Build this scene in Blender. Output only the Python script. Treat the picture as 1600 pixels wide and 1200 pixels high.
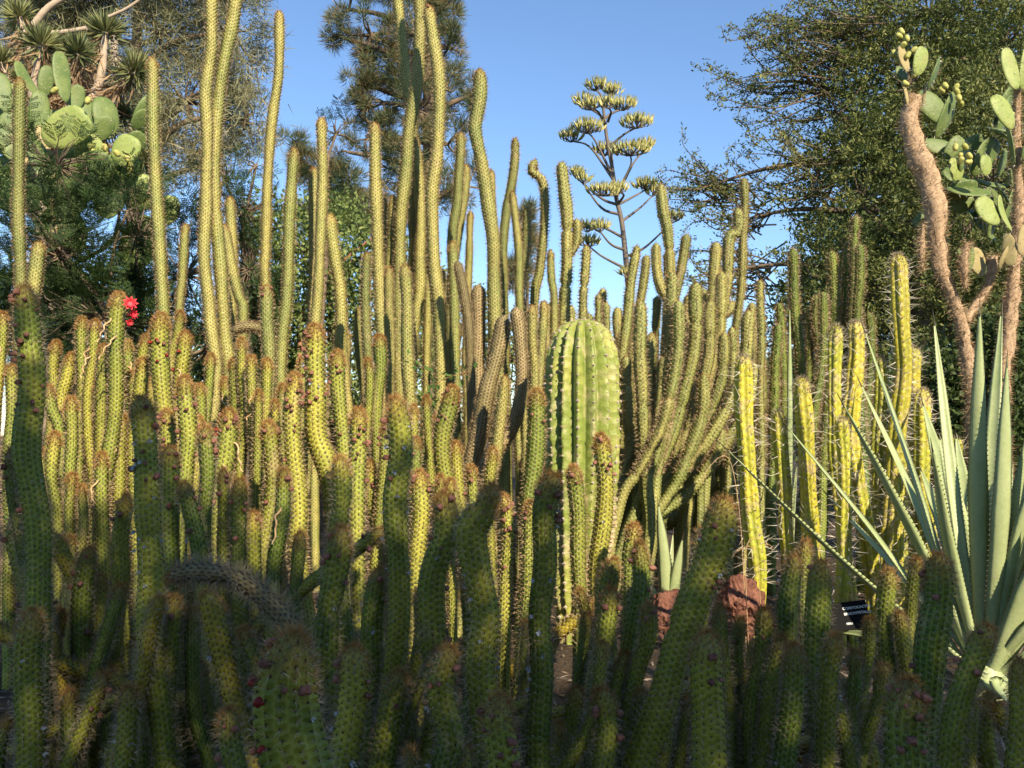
import bpy, math, random
import numpy as np
from mathutils import Vector, Matrix

R = math.radians
random.seed(7)
rng = np.random.default_rng(11)
scene = bpy.context.scene
for o in list(bpy.data.objects):
    bpy.data.objects.remove(o)
col = scene.collection

# ------------------------------------------------------------------ camera
F = 1386.0                      # focal length in pixels of the 1600 px wide photograph
CAMZ = 1.10
PITCH = math.atan(80 / F)
cam_data = bpy.data.cameras.new('camera')
cam = bpy.data.objects.new('camera', cam_data)
col.objects.link(cam)
cam_data.sensor_width = 36.0
cam_data.lens = 36.0 * F / 1600.0
cam_data.clip_start = 0.05
cam_data.clip_end = 3000
cam.location = (0, 0, CAMZ)
cam.rotation_euler = (math.pi / 2 + PITCH, 0, 0)
scene.camera = cam
# ------------------------------------------------------------------ sky and sun
SUN_EL, SUN_AZ = R(32), R(26)   # azimuth: behind the camera, to the right of it
world = bpy.data.worlds.new('World')
scene.world = world
world.use_nodes = True
wn = world.node_tree.nodes
sky = wn.new('ShaderNodeTexSky')
sky.sky_type = 'NISHITA'
sky.sun_disc = False
sky.sun_elevation = SUN_EL
sky.sun_rotation = math.pi - SUN_AZ
sky.air_density = 1.0
sky.dust_density = 0.0
sky.ozone_density = 4.6
wn['Background'].inputs['Strength'].default_value = 0.122
world.node_tree.links.new(sky.outputs[0], wn['Background'].inputs['Color'])
sun_data = bpy.data.lights.new('sun', 'SUN')
sun_data.energy = 5.0
sun_data.angle = R(0.5)
sun_data.color = (1.0, 0.86, 0.64)
sun = bpy.data.objects.new('sun', sun_data)
col.objects.link(sun)
to_sun = Vector((math.sin(SUN_AZ) * math.cos(SUN_EL), -math.cos(SUN_AZ) * math.cos(SUN_EL), math.sin(SUN_EL)))
sun.rotation_euler = to_sun.to_track_quat('Z', 'Y').to_euler()
sun.location = (3, -8, 9)
scene.view_settings.view_transform = 'Standard'
scene.view_settings.look = 'None'
scene.view_settings.exposure = 0.8
scene.view_settings.gamma = 1.0

# ------------------------------------------------------------------ helpers
CP, SP = math.cos(PITCH), math.sin(PITCH)

def P(u, v, d):
    """world point seen at photograph pixel (u, v) standing d metres ahead"""
    x = (u - 800) / F
    y = -(v - 600) / F
    wy = CP - y * SP
    wz = SP + y * CP
    k = d / wy
    return np.array([x * k, d, CAMZ + wz * k])

def px(n, d):
    return n * d / F

def mesh_np(name, V, polys, mats=(), midx=None, uv=None, smooth=False):
    """polys: list of (k,n) int arrays of faces with n corners; uv: list of (k,n,2) alike"""
    me = bpy.data.meshes.new(name)
    V = np.asarray(V, dtype=np.float32)
    me.vertices.add(len(V))
    me.vertices.foreach_set('co', V.ravel())
    loops = np.concatenate([p.ravel() for p in polys]).astype(np.int32)
    tot = np.concatenate([np.full(len(p), p.shape[1]) for p in polys]).astype(np.int32)
    start = np.concatenate([[0], np.cumsum(tot)[:-1]]).astype(np.int32)
    me.loops.add(len(loops))
    me.loops.foreach_set('vertex_index', loops)
    me.polygons.add(len(tot))
    me.polygons.foreach_set('loop_start', start)
    me.polygons.foreach_set('loop_total', tot)
    if midx is not None:
        me.polygons.foreach_set('material_index', np.asarray(midx, dtype=np.int32))
    me.polygons.foreach_set('use_smooth', np.full(len(tot), bool(smooth)))
    if uv is not None:
        l = me.uv_layers.new(name='UVMap')
        l.data.foreach_set('uv', np.concatenate([q.reshape(-1, 2) for q in uv]).astype(np.float32).ravel())
    for m in mats:
        me.materials.append(m)
    me.update(calc_edges=True)
    return me

class MB:
    """collects triangles and quads for one mesh object"""
    def __init__(self):
        self.V, self.n, self.q, self.t, self.qm, self.tm = [], 0, [], [], [], []
    def add(self, V, quads=None, tris=None, m=0):
        V = np.asarray(V, dtype=float).reshape(-1, 3)
        if quads is not None and len(quads):
            a = np.asarray(quads, dtype=int).reshape(-1, 4) + self.n
            self.q.append(a); self.qm.append(np.full(len(a), m))
        if tris is not None and len(tris):
            a = np.asarray(tris, dtype=int).reshape(-1, 3) + self.n
            self.t.append(a); self.tm.append(np.full(len(a), m))
        self.V.append(V); self.n += len(V)
    def tube(self, C, rad, sides=6, m=0, cap=True):
        C = np.asarray(C, dtype=float); n = len(C)
        rad = np.broadcast_to(np.asarray(rad, dtype=float), (n,))
        T, U, W = frames(C)
        th = np.arange(sides) * 2 * np.pi / sides
        V = C[:, None] + rad[:, None, None] * (np.cos(th)[None, :, None] * U[:, None] + np.sin(th)[None, :, None] * W[:, None])
        i, j = np.meshgrid(np.arange(n - 1), np.arange(sides), indexing='ij')
        jn = (j + 1) % sides
        q = np.stack([i * sides + j, i * sides + jn, (i + 1) * sides + jn, (i + 1) * sides + j], -1).reshape(-1, 4)
        self.add(V, quads=q, m=m)
        if cap:
            for k in (0, n - 1):
                Vc = np.concatenate([V[k], C[k][None]])
                t = [[a, (a + 1) % sides, sides] for a in range(sides)]
                self.add(Vc, tris=t, m=m)
    def mesh(self, name, mats, smooth=False):
        polys, mi = [], []
        if self.q:
            polys.append(np.concatenate(self.q)); mi += self.qm
        if self.t:
            polys.append(np.concatenate(self.t)); mi += self.tm
        return mesh_np(name, np.concatenate(self.V), polys, mats, np.concatenate(mi), None, smooth)

def frames(C):
    T = np.gradient(C, axis=0)
    T /= np.linalg.norm(T, axis=1, keepdims=True) + 1e-12
    ref = np.array([0.02, 1.0, 0.05])
    U = np.cross(T, ref)
    l = np.linalg.norm(U, axis=1, keepdims=True)
    U = np.where(l < 0.15, np.cross(T, np.array([1.0, 0, 0.1])), U)
    U /= np.linalg.norm(U, axis=1, keepdims=True)
    W = np.cross(U, T)
    return T, U, W

def smooth_line(pts, step):
    """Catmull-Rom through pts, resampled every step metres"""
    p = np.asarray(pts, dtype=float)
    if len(p) == 2:
        p = np.array([p[0], (p[0] + p[1]) / 2, p[1]])
    q = np.vstack([2 * p[0] - p[1], p, 2 * p[-1] - p[-2]])
    out = []
    for i in range(1, len(q) - 2):
        t = np.linspace(0, 1, 14, endpoint=False)[:, None]
        a, b, c, d = q[i - 1], q[i], q[i + 1], q[i + 2]
        out.append(0.5 * ((2 * b) + (-a + c) * t + (2 * a - 5 * b + 4 * c - d) * t ** 2 + (-a + 3 * b - 3 * c + d) * t ** 3))
    out.append(p[-1:])
    c = np.vstack(out)
    s = np.concatenate([[0], np.cumsum(np.linalg.norm(np.diff(c, axis=0), axis=1))])
    n = max(3, int(round(s[-1] / step)) + 1)
    ss = np.linspace(0, s[-1], n)
    return np.stack([np.interp(ss, s, c[:, k]) for k in range(3)], 1)

def link(name, data, parent=None, mat=None):
    o = bpy.data.objects.new(name, data)
    col.objects.link(o)
    if parent is not None:
        o.parent = parent
    if mat is not None and data is not None:
        data.materials.append(mat)
    return o

def empty(name, loc, label, cat, group=None):
    o = bpy.data.objects.new(name, None)
    col.objects.link(o)
    o.empty_display_size = 0.1
    o.location = loc
    o['label'] = label
    o['category'] = cat
    if group:
        o['group'] = group
    return o

def part(name, me, parent, kind=None):
    """mesh given in world coordinates, made a child of an unrotated empty"""
    o = bpy.data.objects.new(name, me)
    col.objects.link(o)
    o.parent = parent
    off = Vector((0, 0, 0))
    p = parent
    while p is not None:
        off += p.location
        p = p.parent
    o.location = -off
    if kind:
        o['kind'] = kind
    return o

# ------------------------------------------------------------------ materials
def new_mat(name, rough=0.6, spec=0.3):
    m = bpy.data.materials.new(name)
    m.use_nodes = True
    n = m.node_tree.nodes
    b = n['Principled BSDF']
    b.inputs['Roughness'].default_value = rough
    b.inputs['Specular IOR Level'].default_value = spec
    return m, n, m.node_tree.links, b

def mixc(n, l, fac, a, b, mode='MIX'):
    x = n.new('ShaderNodeMix'); x.data_type = 'RGBA'; x.blend_type = mode
    for sock, val in ((x.inputs['Factor'], fac), (x.inputs[6], a), (x.inputs[7], b)):
        if hasattr(val, 'links') or hasattr(val, 'is_linked'):
            l.new(val, sock)
        else:
            sock.default_value = val if not isinstance(val, tuple) else (*val, 1) if len(val) == 3 else val
    return x.outputs[2]

def math_n(n, l, op, a, b=None, clamp=False):
    x = n.new('ShaderNodeMath'); x.operation = op; x.use_clamp = clamp
    for k, val in enumerate((a, b)):
        if val is None:
            continue
        if hasattr(val, 'is_linked'):
            l.new(val, x.inputs[k])
        else:
            x.inputs[k].default_value = val
    return x.outputs[0]

def noise_n(n, l, scale, detail=3, rough=0.55, vec=None, objspace=True):
    x = n.new('ShaderNodeTexNoise')
    x.inputs['Scale'].default_value = scale
    x.inputs['Detail'].default_value = detail
    x.inputs['Roughness'].default_value = rough
    if vec is None:
        g = n.new('ShaderNodeNewGeometry')
        vec = g.outputs['Position']
    l.new(vec, x.inputs['Vector'])
    return x.outputs['Fac']

def ramp_n(n, l, fac, stops):
    r = n.new('ShaderNodeValToRGB')
    e = r.color_ramp.elements
    while len(e) < len(stops):
        e.new(0.5)
    for k, (p, c) in enumerate(stops):
        e[k].position = p
        e[k].color = (*c, 1) if len(c) == 3 else c
    l.new(fac, r.inputs['Fac'])
    return r.outputs['Color']

def bump_n(n, l, h, strength, dist, b):
    x = n.new('ShaderNodeBump')
    x.inputs['Strength'].default_value = strength
    x.inputs['Distance'].default_value = dist
    l.new(h, x.inputs['Height'])
    l.new(x.outputs[0], b.inputs['Normal'])

def cactus_mat(name, green, yellow, dot=(0.055, 0.03, 0.018), dotr=0.17, groove=(0.36, 0.4, 0.13), asp=1.0, scar=0.0, scarcol=(0.42, 0.3, 0.16), rough=0.5, dotfac=0.9, tipf=0.0):
    m, n, l, b = new_mat(name, rough, 0.35)
    uv = n.new('ShaderNodeUVMap'); uv.uv_map = 'UVMap'
    sp = n.new('ShaderNodeSeparateXYZ'); l.new(uv.outputs[0], sp.inputs[0])
    u, v = sp.outputs[0], sp.outputs[1]
    par = math_n(n, l, 'MODULO', math_n(n, l, 'FLOOR', u), 2.0)
    v2 = math_n(n, l, 'ADD', v, math_n(n, l, 'MULTIPLY', par, 0.5))
    fu = math_n(n, l, 'SUBTRACT', math_n(n, l, 'FRACT', u), 0.5)
    fv = math_n(n, l, 'SUBTRACT', math_n(n, l, 'FRACT', v2), 0.5)
    fu2 = math_n(n, l, 'MULTIPLY', fu, asp)
    dd = math_n(n, l, 'SQRT', math_n(n, l, 'ADD', math_n(n, l, 'MULTIPLY', fu2, fu2), math_n(n, l, 'MULTIPLY', fv, fv)))
    nz = noise_n(n, l, 75, 2)
    dd = math_n(n, l, 'ADD', dd, math_n(n, l, 'MULTIPLY', math_n(n, l, 'SUBTRACT', nz, 0.47), 0.42))
    mr = n.new('ShaderNodeMapRange'); mr.interpolation_type = 'SMOOTHSTEP'
    mr.inputs['From Min'].default_value = dotr * 1.45; mr.inputs['From Max'].default_value = dotr * 0.7
    mr.inputs['To Max'].default_value = dotfac
    l.new(dd, mr.inputs['Value'])
    inf = n.new('ShaderNodeObjectInfo')
    big = noise_n(n, l, 3.5, 3)
    f = math_n(n, l, 'ADD', math_n(n, l, 'MULTIPLY', inf.outputs['Random'], 0.9), math_n(n, l, 'MULTIPLY', math_n(n, l, 'SUBTRACT', big, 0.47), 2.6), True)
    base = mixc(n, l, f, green, yellow)
    # furrow tint between the ribs; on the barrel painted-in shade
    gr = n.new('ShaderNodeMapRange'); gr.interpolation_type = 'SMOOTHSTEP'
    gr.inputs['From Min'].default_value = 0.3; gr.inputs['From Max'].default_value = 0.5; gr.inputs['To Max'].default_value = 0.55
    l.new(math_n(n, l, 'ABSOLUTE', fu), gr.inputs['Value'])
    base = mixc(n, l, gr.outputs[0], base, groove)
    fine = noise_n(n, l, 28, 5, 0.65)
    base = mixc(n, l, 0.55, base, ramp_n(n, l, fine, [(0.3, (0.62, 0.6, 0.5)), (0.7, (1.25, 1.2, 1.1))]), 'MULTIPLY')
    sc = noise_n(n, l, 9, 5, 0.6)
    # young growth at the tip is rusty
    ty = n.new('ShaderNodeMapRange'); ty.inputs['From Min'].default_value = 4.5; ty.inputs['From Max'].default_value = 0.5; ty.inputs['To Max'].default_value = tipf
    l.new(v, ty.inputs['Value'])
    base = mixc(n, l, ty.outputs[0], base, (0.36, 0.2, 0.06))
    rnd2 = math_n(n, l, 'FRACT', math_n(n, l, 'MULTIPLY', inf.outputs['Random'], 17.3))
    base = mixc(n, l, 1.0, base, ramp_n(n, l, rnd2, [(0.0, (0.78, 0.78, 0.78)), (0.5, (1.0, 1.0, 1.0)), (1.0, (1.15, 1.12, 1.15))]), 'MULTIPLY')
    scf = ramp_n(n, l, sc, [(0.60 - scar, (0, 0, 0)), (0.72 - scar * 0.8, (1, 1, 1))])
    base = mixc(n, l, math_n(n, l, 'MULTIPLY', scf, 0.6), base, scarcol)
    base = mixc(n, l, mr.outputs[0], base, dot)
    l.new(base, b.inputs['Base Color'])
    tub = math_n(n, l, 'SUBTRACT', 1.0, math_n(n, l, 'MULTIPLY', dd, 1.7), True)
    h = math_n(n, l, 'ADD', math_n(n, l, 'MULTIPLY', tub, 1.0), math_n(n, l, 'MULTIPLY', fine, 0.45))
    bump_n(n, l, h, 0.75, 0.006, b)
    return m

def plain_mat(name, c1, c2, scale=20, rough=0.7, spec=0.2, bump=0.3, bdist=0.004, trans=0.0):
    m, n, l, b = new_mat(name, rough, spec)
    nz = noise_n(n, l, scale, 5, 0.65)
    inf = n.new('ShaderNodeObjectInfo')
    f = math_n(n, l, 'ADD', math_n(n, l, 'MULTIPLY', math_n(n, l, 'SUBTRACT', nz, 0.5), 1.9), math_n(n, l, 'ADD', math_n(n, l, 'MULTIPLY', inf.outputs['Random'], 0.5), 0.25), True)
    l.new(mixc(n, l, f, c1, c2), b.inputs['Base Color'])
    if bump:
        bump_n(n, l, nz, bump, bdist, b)
    return m

def leaf_mat(name, stops, trans=0.35, rough=0.55, scale=0.9):
    """leaf colour differs from leaf to leaf and in broad patches; some light passes through"""
    m, n, l, b = new_mat(name, rough, 0.25)
    g = n.new('ShaderNodeNewGeometry')
    nz = noise_n(n, l, scale, 2)
    f = math_n(n, l, 'ADD', math_n(n, l, 'MULTIPLY', g.outputs['Random Per Island'], 0.65), math_n(n, l, 'MULTIPLY', math_n(n, l, 'SUBTRACT', nz, 0.33), 0.9), True)
    c = ramp_n(n, l, f, stops)
    l.new(c, b.inputs['Base Color'])
    if trans:
        t = n.new('ShaderNodeBsdfTranslucent'); l.new(c, t.inputs['Color'])
        mx = n.new('ShaderNodeMixShader'); mx.inputs[0].default_value = trans
        l.new(b.outputs[0], mx.inputs[1]); l.new(t.outputs[0], mx.inputs[2])
        l.new(mx.outputs[0], n['Material Output'].inputs['Surface'])
    return m

def pad_mat(name, c1, c2):
    m, n, l, b = new_mat(name, 0.5, 0.3)
    a = noise_n(n, l, 6, 5, 0.6)
    fine = noise_n(n, l, 40, 4, 0.7)
    g = n.new('ShaderNodeNewGeometry')
    vo = n.new('ShaderNodeTexVoronoi'); vo.inputs['Scale'].default_value = 20; vo.inputs['Randomness'].default_value = 0.45
    l.new(g.outputs['Position'], vo.inputs['Vector'])
    dots = ramp_n(n, l, vo.outputs['Distance'], [(0.1, (1, 1, 1)), (0.22, (0, 0, 0))])
    c = mixc(n, l, ramp_n(n, l, a, [(0.3, (0, 0, 0)), (0.7, (1, 1, 1))]), c1, c2)
    c = mixc(n, l, 0.5, c, ramp_n(n, l, fine, [(0.3, (0.7, 0.68, 0.6)), (0.7, (1.2, 1.15, 1.1))]), 'MULTIPLY')
    c = mixc(n, l, math_n(n, l, 'MULTIPLY', dots, 0.5), c, (0.30, 0.26, 0.13))
    sc = ramp_n(n, l, noise_n(n, l, 3.5, 6, 0.7), [(0.62, (0, 0, 0)), (0.72, (1, 1, 1))])
    c = mixc(n, l, math_n(n, l, 'MULTIPLY', sc, 0.6), c, (0.36, 0.28, 0.15))
    l.new(c, b.inputs['Base Color'])
    bump_n(n, l, math_n(n, l, 'ADD', dots, fine), 0.4, 0.006, b)
    return m

M = {}
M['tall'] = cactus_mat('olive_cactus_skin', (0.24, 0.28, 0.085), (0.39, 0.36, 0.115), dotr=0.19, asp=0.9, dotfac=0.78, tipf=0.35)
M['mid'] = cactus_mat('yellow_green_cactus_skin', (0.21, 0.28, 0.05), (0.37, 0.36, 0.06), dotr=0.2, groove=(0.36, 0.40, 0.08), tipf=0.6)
M['fore'] = cactus_mat('shade_toned_green_skin', (0.13, 0.205, 0.032), (0.33, 0.33, 0.042), dotr=0.14, groove=(0.31, 0.37, 0.055), dot=(0.04, 0.022, 0.015), tipf=0.5)  # same skin as the sunlit clump, foreground shade put into a darker green
M['yellowed'] = cactus_mat('yellowed_spotted_skin', (0.30, 0.29, 0.035), (0.52, 0.38, 0.035), dotr=0.17, groove=(0.46, 0.38, 0.05), dot=(0.035, 0.02, 0.012))
M['joint'] = cactus_mat('jointed_cactus_skin', (0.24, 0.28, 0.085), (0.38, 0.36, 0.115), dotr=0.14, groove=(0.26, 0.26, 0.1))
M['right'] = cactus_mat('bright_green_cactus_skin', (0.12, 0.2, 0.035), (0.23, 0.28, 0.05), dotr=0.14, groove=(0.13, 0.19, 0.05))
M['corry'] = cactus_mat('yellow_angular_skin', (0.34, 0.36, 0.04), (0.52, 0.45, 0.045), dotr=0.11, dot=(0.2, 0.15, 0.1), groove=(0.24, 0.29, 0.05), scar=0.08, scarcol=(0.45, 0.33, 0.2))
M['dry'] = cactus_mat('weathered_cactus_skin', (0.24, 0.21, 0.09), (0.36, 0.28, 0.14), dotr=0.26, dot=(0.09, 0.05, 0.035), groove=(0.36, 0.30, 0.16))
M['barrel'] = cactus_mat('ribbed_giant_skin', (0.22, 0.275, 0.06), (0.41, 0.385, 0.09), dotr=0.02, dotfac=0.0, groove=(0.13, 0.19, 0.04), scar=0.09, scarcol=(0.52, 0.44, 0.25), rough=0.5)  # groove colour darkened to paint shade into the furrows
M['spine'] = plain_mat('tan_spine', (0.28, 0.19, 0.10), (0.46, 0.34, 0.19), 40, 0.6, 0.3, 0)
M['spine_pale'] = plain_mat('grey_white_spine', (0.46, 0.41, 0.32), (0.68, 0.62, 0.5), 40, 0.5, 0.3, 0)
M['rust'] = plain_mat('rusty_tip_hair', (0.27, 0.13, 0.04), (0.40, 0.24, 0.09), 40, 0.7, 0.1, 0)
M['hair'] = plain_mat('grey_hair', (0.24, 0.19, 0.12), (0.42, 0.35, 0.24), 40, 0.7, 0.1, 0)
M['dried'] = plain_mat('dried_fruit_skin', (0.10, 0.045, 0.035), (0.36, 0.17, 0.12), 120, 0.8, 0.1, 0.8)
M['redfruit'] = plain_mat('red_fruit_skin', (0.16, 0.012, 0.012), (0.26, 0.03, 0.02), 60, 0.6, 0.25, 0.1)
M['flower'] = plain_mat('red_petal', (0.62, 0.03, 0.05), (0.75, 0.07, 0.08), 50, 0.5, 0.2, 0)
M['petal'] = plain_mat('pale_dried_petal', (0.22, 0.24, 0.27), (0.46, 0.48, 0.5), 50, 0.4, 0.4, 0)
M['straw'] = plain_mat('withered_straw', (0.45, 0.27, 0.13), (0.62, 0.45, 0.25), 60, 0.8, 0.1, 0)
M['wool'] = plain_mat('pale_wool', (0.30, 0.24, 0.17), (0.62, 0.54, 0.42), 90, 0.9, 0.05, 0.5)
M['cork'] = plain_mat('tan_cork', (0.32, 0.25, 0.13), (0.56, 0.46, 0.27), 22, 0.85, 0.1, 0.9, 0.01)
M['trunkcork'] = plain_mat('corky_trunk', (0.26, 0.17, 0.10), (0.55, 0.39, 0.25), 30, 0.9, 0.05, 1.0, 0.012)
M['bark'] = plain_mat('grey_brown_bark', (0.09, 0.065, 0.045), (0.22, 0.17, 0.12), 14, 0.9, 0.1, 0.8, 0.01)
M['barkred'] = plain_mat('red_brown_bark', (0.28, 0.13, 0.07), (0.40, 0.22, 0.13), 14, 0.8, 0.1, 0.5, 0.006)
M['barkpale'] = plain_mat('pale_bark', (0.28, 0.21, 0.15), (0.48, 0.38, 0.28), 10, 0.85, 0.1, 0.5, 0.01)
M['pad'] = pad_mat('prickly_pear_pad', (0.085, 0.14, 0.04), (0.18, 0.23, 0.07))
M['padpale'] = pad_mat('pale_prickly_pear_pad', (0.20, 0.275, 0.065), (0.31, 0.35, 0.11))  # brighter copy of the pad colour, given to chosen pads
M['padold'] = plain_mat('old_corky_pad', (0.26, 0.23, 0.10), (0.42, 0.33, 0.17), 12, 0.8, 0.1, 0.7, 0.008)
M['pearfruit'] = plain_mat('green_pear_fruit', (0.30, 0.33, 0.07), (0.48, 0.42, 0.13), 30, 0.5, 0.3, 0.3)
M['thorn'] = plain_mat('dark_thorn', (0.035, 0.025, 0.02), (0.07, 0.045, 0.03), 30, 0.5, 0.3, 0)

def agave_mat():
    m, n, l, b = new_mat('agave_leaf_skin', 0.45, 0.35)
    nz = noise_n(n, l, 5, 4)
    c = ramp_n(n, l, nz, [(0.3, (0.28, 0.34, 0.145)), (0.7, (0.38, 0.43, 0.22))])
    fine = noise_n(n, l, 70, 3)
    c = mixc(n, l, 0.35, c, ramp_n(n, l, fine, [(0.3, (0.75, 0.75, 0.7)), (0.7, (1.2, 1.2, 1.2))]), 'MULTIPLY')
    l.new(c, b.inputs['Base Color'])
    mark = ramp_n(n, l, noise_n(n, l, 11, 6, 0.75), [(0.60, (0, 0, 0)), (0.70, (1, 1, 1))])
    c = mixc(n, l, math_n(n, l, 'MULTIPLY', mark, 0.55), c, (0.30, 0.25, 0.14))
    l.new(c, b.inputs['Base Color'])
    bump_n(n, l, fine, 0.3, 0.003, b)
    return m
M['agave'] = agave_mat()
M['casuarina'] = leaf_mat('olive_needle', [(0.0, (0.10, 0.125, 0.08)), (0.45, (0.21, 0.215, 0.12)), (0.8, (0.30, 0.27, 0.14)), (1.0, (0.42, 0.30, 0.16))], 0.2)
M['pine'] = leaf_mat('pine_needle', [(0.0, (0.05, 0.085, 0.045)), (0.4, (0.11, 0.145, 0.065)), (0.65, (0.19, 0.16, 0.075)), (1.0, (0.38, 0.19, 0.085))], 0.15, scale=1.1)
M['acacia'] = leaf_mat('thorn_tree_leaf', [(0.0, (0.04, 0.065, 0.02)), (0.5, (0.13, 0.16, 0.045)), (1.0, (0.31, 0.30, 0.09))], 0.25)
M['feather'] = leaf_mat('feathery_leaf', [(0.0, (0.015, 0.035, 0.013)), (0.55, (0.035, 0.07, 0.02)), (0.85, (0.09, 0.13, 0.035)), (1.0, (0.17, 0.2, 0.06))], 0.25)
M['shrub'] = leaf_mat('shrub_leaf', [(0.0, (0.08, 0.13, 0.03)), (0.5, (0.19, 0.25, 0.075)), (1.0, (0.36, 0.40, 0.13))], 0.3)
M['hedge'] = leaf_mat('hedge_leaf', [(0.0, (0.03, 0.06, 0.02)), (1.0, (0.12, 0.17, 0.05))], 0.3)
M['vine'] = leaf_mat('vine_leaf', [(0.0, (0.06, 0.14, 0.03)), (1.0, (0.15, 0.25, 0.06))], 0.3)
M['yucca'] = leaf_mat('yucca_blade', [(0.0, (0.08, 0.11, 0.05)), (0.5, (0.19, 0.21, 0.085)), (1.0, (0.36, 0.33, 0.13))], 0.15)
M['thatch'] = leaf_mat('dead_yucca_thatch', [(0.0, (0.16, 0.095, 0.05)), (1.0, (0.46, 0.32, 0.18))], 0.15)
M['bud'] = leaf_mat('agave_bud', [(0.0, (0.17, 0.2, 0.08)), (0.4, (0.40, 0.39, 0.13)), (1.0, (0.72, 0.63, 0.3))], 0.15, scale=2.5)
M['stalk'] = plain_mat('flower_stalk_skin', (0.11, 0.09, 0.075), (0.2, 0.16, 0.13), 10, 0.6, 0.3, 0.3)

def ground_mat():
    m, n, l, b = new_mat('bare_soil', 0.95, 0.1)
    a = noise_n(n, l, 2.2, 6, 0.6)
    f = noise_n(n, l, 45, 5, 0.7)
    c = ramp_n(n, l, a, [(0.3, (0.055, 0.04, 0.028)), (0.7, (0.12, 0.088, 0.06))])
    c = mixc(n, l, 0.7, c, ramp_n(n, l, f, [(0.3, (0.4, 0.4, 0.4)), (0.75, (1.5, 1.45, 1.4))]), 'MULTIPLY')
    l.new(c, b.inputs['Base Color'])
    bump_n(n, l, f, 0.9, 0.02, b)
    return m
M['ground'] = ground_mat()

def lava_mat():
    m, n, l, b = new_mat('red_lava', 0.95, 0.1)
    a = noise_n(n, l, 16, 6, 0.65)
    vo = n.new('ShaderNodeTexVoronoi'); vo.inputs['Scale'].default_value = 55
    g = n.new('ShaderNodeNewGeometry'); l.new(g.outputs['Position'], vo.inputs['Vector'])
    c = ramp_n(n, l, a, [(0.3, (0.10, 0.04, 0.028)), (0.7, (0.27, 0.125, 0.085))])
    l.new(c, b.inputs['Base Color'])
    h = math_n(n, l, 'ADD', math_n(n, l, 'MULTIPLY', vo.outputs['Distance'], 1.0), a)
    bump_n(n, l, h, 1.0, 0.012, b)
    return m
M['lava'] = lava_mat()

# ------------------------------------------------------------------ ground
def build_ground():
    xs = np.concatenate([[-1500, -300, -60, -25], np.linspace(-12, 12, 97), [25, 60, 300, 1500]])
    ys = np.concatenate([[-1500, -200, -40, -12], np.linspace(-5, 16, 85), [25, 60, 300, 1500]])
    X, Y = np.meshgrid(xs, ys, indexing='ij')
    Z = 0.025 * np.sin(X * 2.3 + 1.1 * np.sin(Y * 1.7)) + 0.02 * np.sin(Y * 3.1 + X) - 0.03
    Z = np.where((np.abs(X) > 12.1) | (Y > 16.1) | (Y < -5.1), -0.05, Z)
    nx, ny = X.shape
    i, j = np.meshgrid(np.arange(nx - 1), np.arange(ny - 1), indexing='ij')
    q = np.stack([i * ny + j, (i + 1) * ny + j, (i + 1) * ny + j + 1, i * ny + j + 1], -1).reshape(-1, 4)
    me = mesh_np('ground', np.stack([X, Y, Z], -1).reshape(-1, 3), [q], [M['ground']], None, None, True)
    o = link('ground', me)
    o['kind'] = 'structure'
    # litter: dead spines, husks and chips lying on the soil
    n = 14000
    c = np.stack([rng.uniform(-3.2, 3.2, n), rng.uniform(2.4, 6.5, n), rng.uniform(-0.04, 0.03, n)], 1)
    a = rng.normal(size=(n, 3)) * [1, 1, 0.35]; a /= np.linalg.norm(a, axis=1, keepdims=True)
    s = np.cross(a, rng.normal(size=(n, 3))); s /= np.linalg.norm(s, axis=1, keepdims=True)
    L = rng.uniform(0.01, 0.05, n)[:, None]; w = rng.uniform(0.001, 0.007, n)[:, None]
    V = np.stack([c - a * L, c + s * w, c + a * L, c - s * w], 1).reshape(-1, 3)
    q = np.arange(n * 4).reshape(-1, 4)
    o = link('ground_litter', mesh_np('ground_litter', V, [q], [leaf_mat('litter', [(0, (0.07, 0.05, 0.035)), (0.6, (0.2, 0.15, 0.1)), (1, (0.42, 0.4, 0.38))], 0)]))
    o['kind'] = 'stuff'
    o['label'] = 'dead spines and husks scattered over the bare soil'
    o['category'] = 'litter'
build_ground()

# ------------------------------------------------------------------ foliage helpers
def unit(a):
    return a / (np.linalg.norm(a, axis=-1, keepdims=True) + 1e-12)

def blades(c, d, L, w, fold=0.0):
    """one kite-shaped face for each leaf: base c, direction d, length L, half width w"""
    n = len(c)
    d = unit(d)
    s = unit(np.cross(d, rng.normal(size=(n, 3))))
    L = np.broadcast_to(L, (n,))[:, None]; w = np.broadcast_to(w, (n,))[:, None]
    m = c + d * L * 0.45
    nn = np.cross(d, s)
    V = np.stack([c, m + s * w + nn * w * fold, c + d * L, m - s * w + nn * w * fold], 1).reshape(-1, 3)
    return V, np.arange(n * 4).reshape(-1, 4)

def needles(c, d, L, w):
    n = len(c)
    d = unit(d)
    s = unit(np.cross(d, rng.normal(size=(n, 3))))
    L = np.broadcast_to(L, (n,))[:, None]; w = np.broadcast_to(w, (n,))[:, None]
    V = np.stack([c - s * w, c + d * L, c + s * w], 1).reshape(-1, 3)
    return V, np.arange(n * 3).reshape(-1, 3)

def ells(lst, d, depth_ratio=0.8):
    """(cx, cy, rx, ry[, extra depth]) pixels -> ellipsoids (centre, radii) in metres"""
    out = []
    for e in lst:
        dd = d + (e[4] if len(e) > 4 else 0)
        c = P(e[0], e[1], dd)
        rx, ry = px(e[2], dd), px(e[3], dd)
        out.append((c, np.array([rx, min(max(rx, ry) * depth_ratio, 2.2 + 0.25 * rx), ry])))
    return out

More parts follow.
